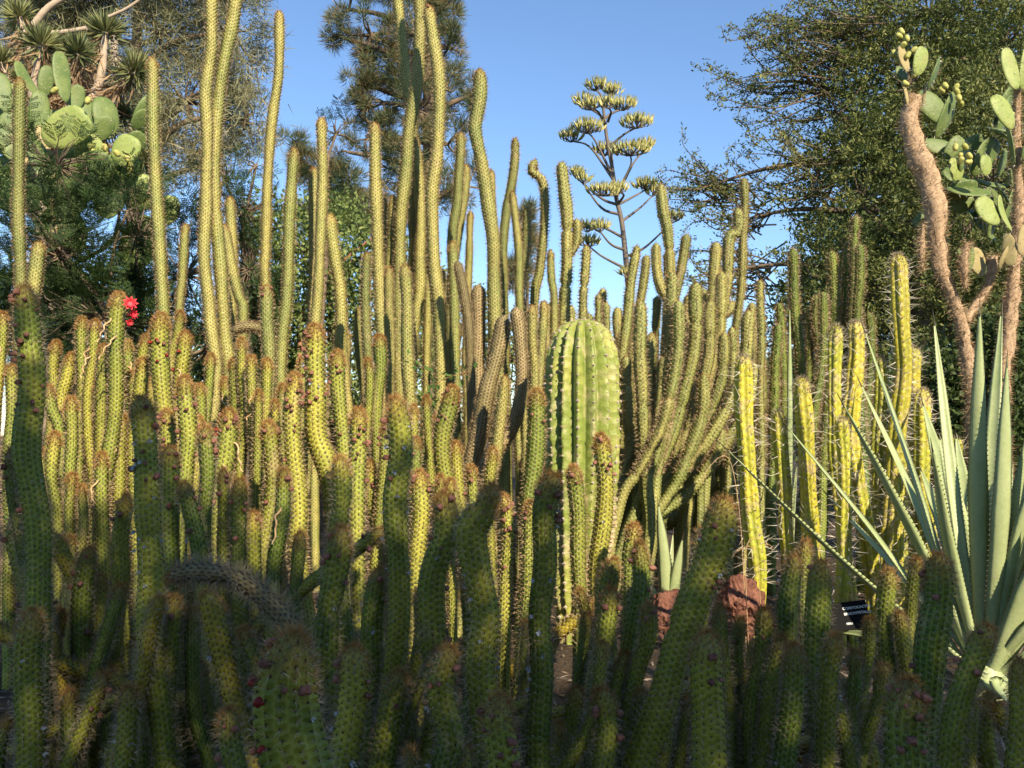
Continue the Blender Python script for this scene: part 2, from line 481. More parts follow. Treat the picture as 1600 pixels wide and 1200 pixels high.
def in_ells(E, n, inner=0.35):
    vol = np.array([np.prod(r) ** 0.8 for c, r in E]); vol /= vol.sum()
    k = rng.choice(len(E), n, p=vol)
    dirs = unit(rng.normal(size=(n, 3)))
    rad = (inner ** 3 + (1 - inner ** 3) * rng.random(n)) ** (1 / 3)
    C = np.array([E[i][0] for i in k]); Rr = np.array([E[i][1] for i in k])
    return C + dirs * Rr * rad[:, None], dirs, k

def limbs(mb, trunk, base_r, E, tips, n_tw, rmin=0.01):
    """tapered trunk, a limb into every foliage mass and twigs to the leaf clumps"""
    mb.tube(trunk, np.linspace(base_r, base_r * 0.45, len(trunk)), 9)
    for c, r in E:
        hz = np.abs(trunk[:, 2] - (c[2] - 0.45 * math.hypot(*(c - trunk[-1])[:2])))
        k = int(np.argmin(hz))
        a = trunk[k]
        mid = (a + c) / 2 + rng.normal(size=3) * 0.08 * np.linalg.norm(c - a) + np.array([0, 0, 0.06 * np.linalg.norm(c - a)])
        ln = smooth_line([a, mid, c], max(0.15, np.linalg.norm(c - a) / 8))
        mb.tube(ln, np.linspace(base_r * 0.4, rmin * 1.6, len(ln)), 6)
    pick = rng.choice(len(tips), min(n_tw, len(tips)), replace=False)
    for i in pick:
        p = tips[i]
        j = np.argmin([np.linalg.norm((p - c) / r) for c, r in E])
        c = E[j][0]
        mid = (p + c) / 2 + rng.normal(size=3) * 0.12 * np.linalg.norm(p - c)
        ln = smooth_line([c, mid, p], max(0.1, np.linalg.norm(p - c) / 5))
        mb.tube(ln, np.linspace(rmin * 1.3, rmin * 0.35, len(ln)), 4, cap=False)

def trunk_line(top, base_x=None, base_y=None, wig=0.1):
    b = np.array([top[0] if base_x is None else base_x, top[1] if base_y is None else base_y, -0.1])
    m = (top + b) / 2 + np.array([rng.normal() * wig, rng.normal() * wig, 0])
    return smooth_line([b, m, top], 0.25)

# ---------------------------------------------------------------- unseen hedge added behind the viewer, its top shaped to the foreground shade edge
def build_shade_hedge():
    HY = -3.5
    def top(x):
        return np.interp(x, [-8, 1.2, 1.75, 1.95, 2.2, 2.6, 2.9, 3.5, 4.0, 4.5, 5.0, 5.4, 5.8, 6.4, 10], [5.6, 5.6, 5.5, 5.28, 5.08, 5.0, 4.9, 4.88, 4.92, 4.95, 4.9, 4.75, 4.5, 4.3, 4.2])
    secs = [(-2.5, 1.8, 'tall added hedge section unseen behind the viewer, put there to cast the deepest shade'),
            (1.8, 5.0, 'middle height added hedge section, unseen behind the viewer, for foreground shade'),
            (5.0, 8, 'lower added hedge section, unseen behind the viewer on the agave side, for shade')]
    for a, b, lab in secs:
        root = empty('hedge', ((a + b) / 2, HY, 0), lab, 'hedge', 'added shade hedge behind the viewer')
        n = int((b - a) * 7400)
        x = rng.uniform(a, b, n); z = rng.random(n) ** 0.5 * (top(x) + rng.normal(0, 0.04, n))
        y = HY + rng.uniform(-0.45, 0.45, n)
        c = np.stack([x, y, z], 1)
        V, q = blades(c, rng.normal(size=(n, 3)), rng.uniform(0.06, 0.11, n), rng.uniform(0.02, 0.032, n))
        part('foliage', mesh_np('foliage', V, [q], [M['hedge']]), root)
        mb = MB()
        for xx in np.arange(a + 0.3, b, 0.6):
            ln = smooth_line([(xx, HY, -0.1), (xx + rng.normal() * 0.1, HY + rng.normal() * 0.1, 1.5), (xx + rng.normal() * 0.15, HY, top(xx) - 0.4)], 0.3)
            mb.tube(ln, np.linspace(0.05, 0.012, len(ln)), 6)
        part('trunk', mb.mesh('trunk', [M['bark']], True), root)
build_shade_hedge()

# ---------------------------------------------------------------- background trees
def build_casuarina():
    D = 20
    E = ells([(100, 15, 110, 60), (250, 50, 100, 70), (365, 50, 62, 90), (290, 160, 95, 80), (385, 185, 45, 70), (330, 255, 75, 55), (235, 230, 60, 70), (60, 70, 90, 80), (150, 130, 90, 70), (200, -60, 240, 70)], D)
    root = empty('casuarina_tree', (P(230, 300, D)[0], D, 0), 'large airy olive brown needle tree rising behind the yucca heads', 'tree')
    tips, dirs, k = in_ells(E, 700, 0.3)
    mb = MB()
    limbs(mb, trunk_line(P(215, 20, D), P(225, 500, D)[0], D), 0.24, E, tips, 300, 0.03)
    part('trunk', mb.mesh('trunk', [M['bark']], True), root)
    n = 90
    c = np.repeat(tips, n, 0) + rng.normal(size=(len(tips) * n, 3)) * 0.16
    d = np.repeat(dirs, n, 0) * 0.5 + rng.normal(size=c.shape) * 0.8 + np.array([0, 0, 0.1])
    V, t = needles(c, d, rng.uniform(0.18, 0.42, len(c)), rng.uniform(0.007, 0.013, len(c)))
    part('crown', mesh_np('crown', V, [t], [M['casuarina']]), root)

def build_pine(lab, lst, D, trunk_px, n_cl, base_r, group):
    E = ells(lst, D, 0.9)
    top = P(trunk_px[0], trunk_px[1], D)
    root = empty('pine_tree', (P(trunk_px[2], 600, D)[0], D, 0), lab, 'tree', group)
    tips, dirs, k = in_ells(E, n_cl, 0.6)
    mb = MB()
    limbs(mb, trunk_line(top, P(trunk_px[2], 600, D)[0], D), base_r, E, tips, n_cl // 2, 0.03)
    part('trunk', mb.mesh('trunk', [M['bark']], True), root)
    n = 190
    g = rng.normal(size=(len(tips) * n, 3))
    c = np.repeat(tips, n, 0) + g * 0.085
    d = unit(g) + np.repeat(dirs, n, 0) * 0.45 + np.array([0, 0, 0.45])
    V, t = needles(c, d, rng.uniform(0.13, 0.24, len(c)), rng.uniform(0.006, 0.011, len(c)))
    part('crown', mesh_np('crown', V, [t], [M['pine']]), root)

def build_thorn_tree():
    D = 12.5
    E = ells([(1430, 140, 150, 150), (1530, 300, 150, 200, -0.5), (1345, 320, 85, 150), (1325, 190, 50, 105), (1380, 480, 170, 120, 0.5), (1265, 430, 40, 85), (1550, 90, 120, 130), (1450, 20, 180, 80), (1370, 60, 55, 55), (1500, 500, 160, 150, 0.6), (1290, 560, 110, 110, 0.8), (1560, 640, 140, 120, 0.8)], D)
    SP_ = ells([(1190, 110, 90, 95), (1200, 250, 75, 85), (1245, 40, 90, 55), (1130, 330, 50, 45, 0.5), (1075, 290, 60, 55, 0.6), (1100, 420, 70, 70, 0.8)], D)
    root = empty('thorn_tree', (P(1430, 600, D)[0], D, 0), 'big dark olive thorn tree with sparse twigs reaching into the sky', 'tree')
    tips, dirs, k = in_ells(E, 5000, 0.25)
    mb = MB()
    limbs(mb, trunk_line(P(1420, 150, D), P(1440, 700, D)[0], D), 0.2, E, tips, 300, 0.014)
    lc, ld = [], []
    # every clump is a short nodding spray with leaflets along it
    n = 36
    sd = unit(dirs + rng.normal(size=dirs.shape) * 0.7 + np.array([0, 0, 0.1]))
    tt = rng.random((len(tips), n, 1))
    sl_ = rng.uniform(0.18, 0.5, (len(tips), 1, 1))
    sp_ = tips[:, None] + sd[:, None] * tt * sl_ - np.array([0, 0, 1.0]) * (tt * sl_) ** 2 * 0.7 + rng.normal(size=(len(tips), n, 3)) * 0.035
    lc.append(sp_.reshape(-1, 3))
    ld.append((sd[:, None] * 0.4 + rng.normal(size=(len(tips), n, 3)) * 0.8 + np.array([0, 0, 0.25])).reshape(-1, 3))
    # open twigs on the sky side, each a wandering line with leaf tufts along it
    for (c, r), cnt in zip(SP_, (50, 36, 40, 20, 30, 26)):
        for q in range(cnt):
            e = c + unit(rng.normal(size=3)) * r * rng.uniform(0.5, 1.05)
            st = c + np.array([r[0] * 1.3, 0, -0.2 * r[2]]) + rng.normal(size=3) * r * 0.35
            mid = (st + e) / 2 + rng.normal(size=3) * 0.15 * np.linalg.norm(e - st) + np.array([0, 0, -0.08])
            ln = smooth_line([st, mid, e, e + rng.normal(size=3) * 0.12], 0.05)
            mb.tube(ln, np.linspace(0.013, 0.004, len(ln)), 4, cap=False)
            for p in ln[len(ln) // 4:]:
                if rng.random() < 0.75:
                    kk = rng.integers(3, 8)
                    lc.append(p + rng.normal(size=(kk, 3)) * 0.03)
                    ld.append(rng.normal(size=(kk, 3)) + np.array([0, 0, 0.4]))
    # one long limb carries the low twigs
    for a, b in (((1330, 330), (1140, 350)), ((1350, 420), (1090, 430)), ((1320, 250), (1080, 300)), ((1330, 150), (1180, 130))):
        ln = smooth_line([P(*a, D + 0.3), P((a[0] + b[0]) / 2, (a[1] + b[1]) / 2 - 12, D + 0.3), P(*b, D + 0.5)], 0.15)
        mb.tube(ln, np.linspace(0.05, 0.01, len(ln)), 6)
    part('trunk', mb.mesh('trunk', [M['bark']], True), root)
    lc = np.vstack(lc); ld = np.vstack(ld)
    V, q = blades(lc, ld, rng.uniform(0.04, 0.08, len(lc)), rng.uniform(0.0075, 0.0145, len(lc)))
    part('crown', mesh_np('crown', V, [q], [M['acacia']]), root)

def build_shrub(name, lab, lst, D, n_cl, per, L, W, mat, cat='shrub', group=None, spread=0.09, twigs=160):
    E = ells(lst, D)
    cx = np.mean([c[0] for c, r in E])
    root = empty(name, (cx, D, 0), lab, cat, group)
    tips, dirs, k = in_ells(E, n_cl, 0.3)
    tips = tips[tips[:, 2] > 0.02]
    dirs = dirs[:len(tips)]
    mb = MB()
    topz = max(c[2] for c, r in E)
    limbs(mb, trunk_line(np.array([cx, D, topz * 0.8]), cx, D), 0.06, E, tips, twigs, 0.008)
    part('trunk', mb.mesh('trunk', [M['bark']], True), root)
    c = np.repeat(tips, per, 0) + rng.normal(size=(len(tips) * per, 3)) * spread
    d = rng.normal(size=c.shape) + np.repeat(dirs, per, 0) * 0.5 + np.array([0, 0, 0.3])
    V, q = blades(c, d, rng.uniform(L * 0.6, L * 1.3, len(c)), rng.uniform(W * 0.6, W * 1.2, len(c)), 0.15)
    part('crown', mesh_np('crown', V, [q], [M[mat]]), root)

def build_feather(lab, lst, D, nf):
    """shrub of doubly divided leaves: each frond a rachis with pairs of narrow leaflets"""
    E = ells(lst, D)
    cx = np.mean([c[0] for c, r in E])
    root = empty('feathery_shrub', (cx, D, 0), lab, 'shrub', 'feathery shrubs behind the cacti')
    tips, dirs, k = in_ells(E, nf, 0.4)
    ok = tips[:, 2] > 0.05
    tips, dirs = tips[ok], dirs[ok]
    nf = len(tips)
    mb = MB()
    topz = max(c[2] for c, r in E)
    limbs(mb, trunk_line(np.array([cx, D, topz * 0.7]), cx, D), 0.05, E, tips, 260, 0.008)
    part('trunk', mb.mesh('trunk', [M['bark']], True), root)
    # frond template in its own plane (x along, y across)
    npn, nl = 7, 9
    base, dr, ln = [], [], []
    jit = np.random.default_rng(5)
    for i in range(npn):
        x = 0.15 + 0.85 * i / (npn - 1)
        for s in (-1, 1):
            pl = 0.34 * (1 - 0.35 * abs(i / (npn - 1) - 0.4)) * jit.uniform(0.7, 1.25); sk = jit.uniform(0.1, 0.8); dp = jit.uniform(0, 0.7)
            for j in range(nl):
                t = (j + 0.6) / nl
                a = np.array([x + sk * t * pl, s * t * pl, -dp * t * t * pl])
                for e in (-1, 1):
                    base.append(a); dr.append([0.8 * e + jit.normal() * 0.15, 0.45 * s + jit.normal() * 0.2, -0.05 + jit.normal() * 0.15]); ln.append(0.075)
    base = np.array(base); dr = unit(np.array(dr)); ln = np.array(ln)
    m = len(base)
    A = unit(dirs * 0.7 + rng.normal(size=(nf, 3)) * 0.5 + np.array([0, -0.1, -0.1]))
    B = unit(np.cross(A, rng.normal(size=(nf, 3)) * 0.4 + np.array([0, 0, 1.0])))
    N = np.cross(A, B)
    S = rng.uniform(0.16, 0.3, nf)
    def world(p):
        return tips[:, None] + S[:, None, None] * (p[None, :, :1] * A[:, None] + p[None, :, 1:2] * B[:, None] + p[None, :, 2:] * N[:, None])
    side = unit(np.cross(dr, np.array([0, 0, 1.0])))
    p2 = world(base + dr * ln[:, None])
    mid = base + dr * ln[:, None] * 0.2
    p1 = world(mid + side * 0.02); p3 = world(mid - side * 0.02)
    V = np.stack([p1, p2, p3], 2).reshape(-1, 3)
    part('crown', mesh_np('crown', V, [np.arange(len(V)).reshape(-1, 3)], [M['feather']]), root)

build_casuarina()
build_pine('tall pine with dark green and rust brown needle clumps against the sky',
           [(545, 15, 40, 32), (580, 55, 50, 42), (522, 55, 24, 16), (610, 105, 58, 45), (570, 130, 36, 34), (600, 160, 55, 36), (562, 180, 34, 26), (655, 50, 48, 80), (690, 20, 30, 46), (702, 75, 20, 44), (650, 175, 56, 56), (698, 140, 30, 56), (580, 215, 44, 32), (545, 238, 28, 18), (640, 240, 60, 46), (700, 225, 36, 56), (735, 150, 16, 36), (650, 310, 80, 50), (728, 290, 32, 45), (640, -50, 110, 50)], 24,
           (668, -40, 675), 430, 0.3, 'pines against the sky')
build_pine('low wing of pine branches with brown tinged clumps beside the tall pine',
           [(458, 222, 18, 14), (497, 270, 36, 34), (535, 290, 36, 30), (470, 250, 20, 22), (560, 330, 50, 30), (500, 340, 40, 30)], 23,
           (515, 270, 520), 130, 0.12, 'pines against the sky')
build_pine('small blue green pine top showing between the cactus columns',
           [(824, 345, 9, 30), (826, 385, 14, 30), (810, 430, 20, 30)], 23, (824, 330, 824), 40, 0.07, 'pines against the sky')
build_thorn_tree()
build_shrub('evergreen_tree', 'dark dense evergreen tree standing behind the thorn tree', [(1400, 260, 110, 150), (1540, 200, 130, 200), (1330, 420, 90, 120), (1460, 430, 140, 140), (1570, 480, 120, 160), (1270, 520, 70, 90)], 16.5, 900, 26, 0.16, 0.05, 'hedge', 'tree', None, 0.22, 60)
build_shrub('green_shrub', 'light green small leaved shrub tree behind the tall columns', [(440, 430, 70, 120), (545, 410, 55, 100), (400, 520, 60, 80), (490, 490, 90, 100), (590, 390, 36, 60), (520, 330, 40, 36), (640, 480, 60, 110), (420, 340, 40, 40), (600, 580, 80, 80), (460, 600, 100, 60)], 9.5, 1100, 26, 0.055, 0.017, 'shrub')
build_shrub('green_shrub', 'dull green shrub low behind the jointed cacti', [(720, 520, 70, 80), (800, 560, 70, 80), (860, 620, 80, 60), (700, 620, 90, 60)], 12, 260, 26, 0.07, 0.02, 'shrub')
for i, (x, w, y, lab) in enumerate(((960, 110, 640, 'dark low bush behind the barrel cactus'), (1090, 90, 640, 'dark low bush behind the jointed branching cacti'), (1200, 100, 620, 'dark low bush behind the thin green columns'), (1400, 120, 650, 'dark tall bush behind the yellow angular cacti'), (1560, 130, 620, 'dark tall bush behind the corky prickly pear trunk'), (560, 150, 660, 'dark low bush behind the sunlit clump'), (300, 160, 570, 'dark bush under the feathery shrub'), (100, 170, 470, 'dark bush closing the view behind the feathery shrub'))):
    build_shrub('low_bush', lab, [(x, y, w, 60), (x - w * 0.6, y + 40, w * 0.7, 60), (x + w * 0.6, y + 40, w * 0.7, 60)], 10.5 + 0.3 * i, 300, 28, 0.085, 0.028, 'hedge', 'bush', 'low bushes behind the cacti')
build_shrub('low_bush', 'added dark bush putting shade round the foot of the corky prickly pear trunks', [(1500, 590, 60, 60), (1570, 560, 60, 70), (1450, 640, 60, 60), (1540, 680, 90, 60)], 7.3, 260, 28, 0.07, 0.02, 'hedge', 'bush', 'low bushes behind the cacti')  # dark foliage added to stand for the shade around the trunk feet
build_feather('dark green feathery leaved shrub behind the red flowering cactus', [(90, 400, 120, 110), (215, 370, 90, 100), (290, 430, 70, 110), (160, 500, 150, 80), (40, 330, 60, 50), (330, 540, 70, 60), (30, 500, 70, 100), (200, 330, 70, 40)], 7.6, 950)
build_feather('lighter feathery leaved shrub behind the twin tall columns', [(385, 330, 45, 45), (390, 420, 40, 70), (350, 280, 30, 30), (400, 260, 25, 25), (400, 500, 40, 60)], 8.2, 200)
build_feather('sparse feathery twigs hanging before the prickly pear pads', [(90, 260, 90, 50), (190, 300, 60, 40), (40, 230, 40, 50)], 8.0, 90)
build_feather('feathery twig with bright leaflets before the pine', [(525, 210, 40, 34), (500, 250, 30, 26)], 9.0, 22)

# ---------------------------------------------------------------- agave flower stalk
def build_flower_stalk():
    D = 14
    root = empty('agave_flower_stalk', (P(985, 600, D)[0], D, 0), 'tall branched agave flower stalk with yellow green flower clusters against the sky', 'flower stalk')
    mb = MB()
    trunk = smooth_line([np.array([P(985, 600, D)[0], D, -0.1]), P(984, 500, D), P(980, 430, D), P(972, 350, D), P(963, 310, D), P(957, 265, D), P(948, 215, D), P(944, 180, D), P(940, 150, D)], 0.15)
    mb.tube(trunk, np.linspace(0.075, 0.022, len(trunk)), 8)
    cl = [((958, 280), (922, 230), (893, 215), 17, 9, 0.2), ((955, 270), (930, 220), (918, 200), 24, 12, -0.2), ((945, 195), (938, 180), (912, 158), 14, 11, 0.1), ((945, 195), (935, 175), (925, 165), 17, 9, -0.3), ((941, 155), (937, 145), (932, 135), 15, 9, 0), ((941, 160), (950, 150), (958, 143), 15, 8, 0.3), ((945, 185), (960, 175), (975, 165), 19, 10, 0.2), ((950, 190), (955, 175), (950, 163), 12, 9, -0.4), ((952, 230), (975, 210), (995, 192), 24, 12, -0.2), ((957, 265), (955, 240), (945, 235), 18, 12, 0.4), ((962, 305), (985, 260), (985, 235), 30, 12, -0.3), ((963, 310), (990, 255), (1008, 228), 14, 12, 0.3), ((968, 335), (940, 325), (912, 280), 10, 12, 0.1), ((965, 320), (940, 310), (900, 272), 10, 9, 0.3), ((962, 305), (955, 305), (943, 300), 22, 8, -0.5), ((965, 320), (985, 310), (1010, 290), 20, 10, 0.2), ((965, 320), (975, 305), (968, 296), 14, 8, -0.3), ((972, 370), (940, 355), (918, 355), 13, 10, 0.2), ((975, 390), (955, 382), (938, 356), 13, 10, -0.2), ((978, 420), (940, 400), (920, 380), 16, 7, 0.1), ((973, 345), (1000, 325), (1020, 300), 10, 9, 0.2), ((982, 400), (1010, 385), (1050, 340), 16, 12, 0.5), ((980, 425), (985, 420), (978, 428), 8, 7, -0.2)]
    for a, b, c, rx, ry, dd in cl:
        A, B, C = P(*a, D), P(*b, D + dd * 0.6), P(c[0], c[1] + ry * 0.6, D + dd)
        ln = smooth_line([A, B, C], 0.08)
        mb.tube(ln, np.linspace(0.026, 0.012, len(ln)), 5)
        bud = MB()
        n = int(6 + rx * 3.4)
        ctr = P(c[0], c[1], D + dd)
        for i in range(n):
            t = rng.normal(size=2); t *= rng.random() ** 0.5 / (np.linalg.norm(t) + 1e-9)
            h = (1 - (t @ t)) * 0.6
            p = ctr + np.array([t[0] * px(rx, D), t[1] * px(rx, D) * 0.8, (h - 0.35) * px(ry, D)])
            if i % 3 == 0:
                bud.tube(np.array([C - [0, 0, 0.02], p]), [0.008, 0.005], 3, 1, cap=False)
            up = unit(np.array([t[0] * 0.6, t[1] * 0.6, 1.0]) + rng.normal(size=3) * 0.18)
            L = rng.uniform(0.07, 0.12)
            bud.tube(np.array([p, p + up * L * 0.5, p + up * L]), [0.006, 0.016, 0.008], 5, 0)
            for q in range(3):
                e = unit(up + rng.normal(size=3) * 0.35) * rng.uniform(0.03, 0.06)
                bud.tube(np.array([p + up * L * 0.9, p + up * L + e]), [0.004, 0.002], 3, 0, cap=False)
        part('flower_cluster', bud.mesh('flower_cluster', [M['bud'], M['stalk']]), root)
    part('stalk', mb.mesh('stalk', [M['stalk']], True), root)
build_flower_stalk()

# ---------------------------------------------------------------- yucca
def rosette(c, axis, n, L, w, mat):
    axis = unit(np.asarray(axis, dtype=float))
    d = unit(rng.normal(size=(n, 3)) + axis * 0.75)
    V, q = blades(np.repeat(c[None], n, 0) + d * 0.03, d, rng.uniform(L * 0.75, L * 1.1, n), w)
    return V, q

def build_yucca():
    D = 11
    heads = [(30, 28, 24, (-0.2, 0, 1)), (165, 52, 30, (0.2, -0.2, 1)), (65, 72, 28, (0, -0.2, 1)), (122, 85, 26, (0.1, -0.4, 0.8)), (210, 114, 28, (0.7, -0.5, 0.2)), (2, 100, 24, (-0.5, -0.3, 0.7)), (190, 180, 17, (0.3, -0.5, 0.6)), (172, 200, 13, (0, -0.6, 0.3)), (225, 250, 18, (0.6, -0.4, 0.3)), (40, 130, 20, (0, -0.6, 0.4))]
    root = empty('tree_yucca', (P(70, 600, D)[0], D, 0), 'branched tree yucca with spiky leaf heads and dead straw thatch', 'yucca')
    mb = MB()
    base = np.array([P(60, 600, D)[0], D, -0.1])
    fork = P(75, 240, D)
    ln = smooth_line([base, (base + fork) / 2 + [0.1, 0, 0], fork], 0.2)
    mb.tube(ln, np.linspace(0.22, 0.15, len(ln)), 9)
    for x, y, r, ax in heads:
        dd = rng.uniform(-0.5, 0.3)
        c = P(x, y, D + dd)
        mid = (c + fork) / 2 + rng.normal(size=3) * 0.1
        ln = smooth_line([fork, mid, c], 0.15)
        mb.tube(ln, np.linspace(0.085, 0.04, len(ln)), 7)
        L = px(r, D) * 1.4
        V, q = rosette(c, ax, 210, L, 0.015, None)
        part('leaf_head', mesh_np('leaf_head', V, [q], [M['yucca']]), root)
        # dead leaves hang back along the branch
        n = 420
        s = rng.uniform(0.15, 0.97, n)
        cc = fork + (c - fork) * s[:, None] + rng.normal(size=(n, 3)) * 0.05
        back = unit(fork - c) * 0.9
        d = back + rng.normal(size=(n, 3)) * 0.6
        V, q = blades(cc, d, rng.uniform(0.18, 0.34, n), 0.013)
        part('dead_thatch', mesh_np('dead_thatch', V, [q], [M['thatch']]), root)
    for pts, r in (([(52, 40), (75, 12), (110, -10)], 0.045), ([(60, 53), (100, 50), (135, 44)], 0.035), ([(170, 26), (200, 12), (230, -10)], 0.02)):
        ln = smooth_line([P(x, y, D - 0.2) for x, y in pts], 0.1)
        mb.tube(ln, np.linspace(r, r * 0.8, len(ln)), 7)
    # a pale drooping flower spike under one head
    part('trunk', mb.mesh('trunk', [M['barkpale']], True), root)
    sp = MB()
    a, b = P(178, 62, D - 0.4), P(184, 102, D - 0.4)
    for i in range(90):
        t = rng.random()
        p = a + (b - a) * t + rng.normal(size=3) * 0.022
        sp.tube(np.array([p, p + unit(rng.normal(size=3)) * 0.035]), [0.012, 0.005], 4)
    part('flower_spike', sp.mesh('flower_spike', [M['wool']]), root, 'stuff')
build_yucca()

# ---------------------------------------------------------------- prickly pears
def pad_mesh(L, W, th, seed):
    rr = np.random.default_rng(seed)
    nu, nv = 18, 11
    V, q = [], []
    for i in range(nv):
        t = i / (nv - 1)
        z = -math.cos(math.pi * t)          # -1..1 along the pad
        prof = math.sin(math.pi * t)
        prof = prof ** 0.75 * (0.72 + 0.28 * t + 0.1 * math.sin(3 * t))
        for j in range(nu):
            a = 2 * math.pi * j / nu
            ca, sa = math.cos(a), math.sin(a)
            V.append((ca * prof * W / 2 * (1 + 0.05 * math.sin(2 * a + seed) + 0.04 * math.sin(5 * t + seed * 2)), np.sign(sa) * abs(sa) ** 0.8 * th / 2 * min(1, prof * 1.3), (z + 1) / 2 * L + 0.02 * L * math.sin(a * 2 + seed) * prof))
    for i in range(nv - 1):
        for j in range(nu):
            q.append((i * nu + j, i * nu + (j + 1) % nu, (i + 1) * nu + (j + 1) % nu, (i + 1) * nu + j))
    V = np.array(V)
    bend = 0.06 * L * np.sin(V[:, 2] / L * 2.5) * rr.normal()
    V[:, 1] += bend
    return V, np.array(q)

def add_pad(root, x, y, L, W, ang, yaw, d, mat, seed, tilt=0.0, spines=True):
    """pad whose foot is at pixel (x, y), growing towards ang degrees from straight up (clockwise), turned by yaw"""
    Lm, Wm = px(L, d), px(W, d)
    V, q = pad_mesh(Lm, Wm, max(0.02, 0.16 * Wm), seed)
    mat4 = Matrix.Translation(Vector(P(x, y, d))) @ Matrix.Rotation(R(ang), 4, 'Y') @ Matrix.Rotation(R(tilt), 4, 'X') @ Matrix.Rotation(R(yaw), 4, 'Z')
    m = np.array(mat4)
    Vw = V @ m[:3, :3].T + m[:3, 3]
    nf = len(q)
    mb = MB(); mb.add(Vw, quads=q)
    pad = part('pad', mb.mesh('pad', [M[mat]], True), root)
    if spines:
        sp = MB()
        r2 = np.random.default_rng(seed + 99)
        pick = r2.integers(18, len(V) - 18, 60)
        for k in pick:
            nrm = V[k] * [1 / Wm ** 1, 8 / Wm, 0]
            nrm = unit(nrm + r2.normal(size=3) * 0.5) @ m[:3, :3].T
            p = Vw[k]
            s = unit(np.cross(nrm, r2.normal(size=3))) * 0.0022
            sp.add([p - s, p + nrm * r2.uniform(0.015, 0.035), p + s], tris=[(0, 1, 2)])
        part('spines', sp.mesh('spines', [M['spine_pale']]), pad, 'stuff')
    return pad, Vw

def pear_fruit(root, p, s, mat):
    V, q = pad_mesh(s * 1.4, s, s * 0.95, rng.integers(1000))
    a = Matrix.Rotation(rng.normal() * 0.5, 3, 'X') @ Matrix.Rotation(rng.normal() * 0.5, 3, 'Y')
    mb = MB(); mb.add(V @ np.array(a).T + p, quads=q)
    part('fruit', mb.mesh('fruit', [M[mat]], True), root)

def build_left_pear():
    D = 8.8
    root = empty('prickly_pear', (P(110, 600, D)[0], D, 0), 'large prickly pear with broad pale green pads below the yucca', 'prickly pear')
    mb = MB()
    ln = smooth_line([np.array([P(110, 600, D)[0], D, -0.1]), P(105, 520, D), P(95, 400, D), P(90, 300, D), P(85, 240, D)], 0.15)
    mb.tube(ln, np.linspace(0.14, 0.07, len(ln)), 9)
    for b in ((60, 200), (150, 270), (200, 265), (30, 240)):
        l2 = smooth_line([P(95, 330, D), P((95 + b[0]) / 2, (330 + b[1]) / 2, D - 0.1), P(*b, D)], 0.15)
        mb.tube(l2, np.linspace(0.08, 0.045, len(l2)), 8)
    part('trunk', mb.mesh('trunk', [M['padold']], True), root)
    pads = [(68, 222, 82, 62, 58, 15, -0.35, 'padpale'), (102, 160, 84, 28, -8, 50, -0.1, 'pad'), (58, 148, 66, 24, -28, 60, 0.2, 'pad'), (68, 150, 50, 26, 6, 40, 0.1, 'pad'), (62, 212, 74, 32, -2, 35, 0.0, 'pad'), (112, 175, 46, 26, 15, 30, 0.15, 'pad'), (185, 258, 52, 44, 25, 10, -0.3, 'padpale'), (120, 250, 50, 52, 60, 20, -0.1, 'padpale'), (112, 275, 70, 52, 70, 25, -0.4, 'pad'), (170, 285, 60, 50, 40, 30, -0.2, 'pad'), (30, 180, 54, 34, -20, 25, 0.1, 'padpale'), (10, 175, 66, 30, -12, 30, 0.0, 'pad'), (20, 250, 80, 40, -6, 30, -0.1, 'pad'), (75, 285, 75, 34, -20, 45, -0.3, 'pad'), (95, 320, 80, 55, 30, 20, -0.2, 'pad'), (50, 330, 85, 50, -30, 25, -0.2, 'pad'), (160, 340, 80, 55, 20, 20, -0.1, 'pad'), (215, 330, 60, 44, 15, 30, 0, 'padpale'), (262, 350, 46, 34, 5, 10, 0.3, 'padpale'), (10, 330, 90, 60, 5, 20, 0.1, 'pad'), (120, 400, 90, 60, -25, 20, 0, 'pad'), (200, 420, 90, 60, 25, 20, 0.1, 'pad')] + [(5 + 210 * a_, 190 + 150 * b_, 36 + 30 * c_, 26 + 20 * c_, 150 * (e_ - 0.5), 70 * a_ - 10, 0.05 + 0.35 * c_ - 0.3 * b_, 'pad') for a_, b_, c_, e_ in rng.random((24, 4))]
    for i, (x, y, L, W, a, yaw, dd, m) in enumerate(pads):
        add_pad(root, x, y, L, W, a, yaw, D + dd, m, i + 1)
    for x, y in ((135, 158), (142, 232), (150, 235), (165, 232), (188, 240), (200, 250), (208, 255), (205, 265), (196, 268), (80, 140)):
        pear_fruit(root, P(x, y + 5, D - 0.45), px(9, D), 'pearfruit')
build_left_pear()

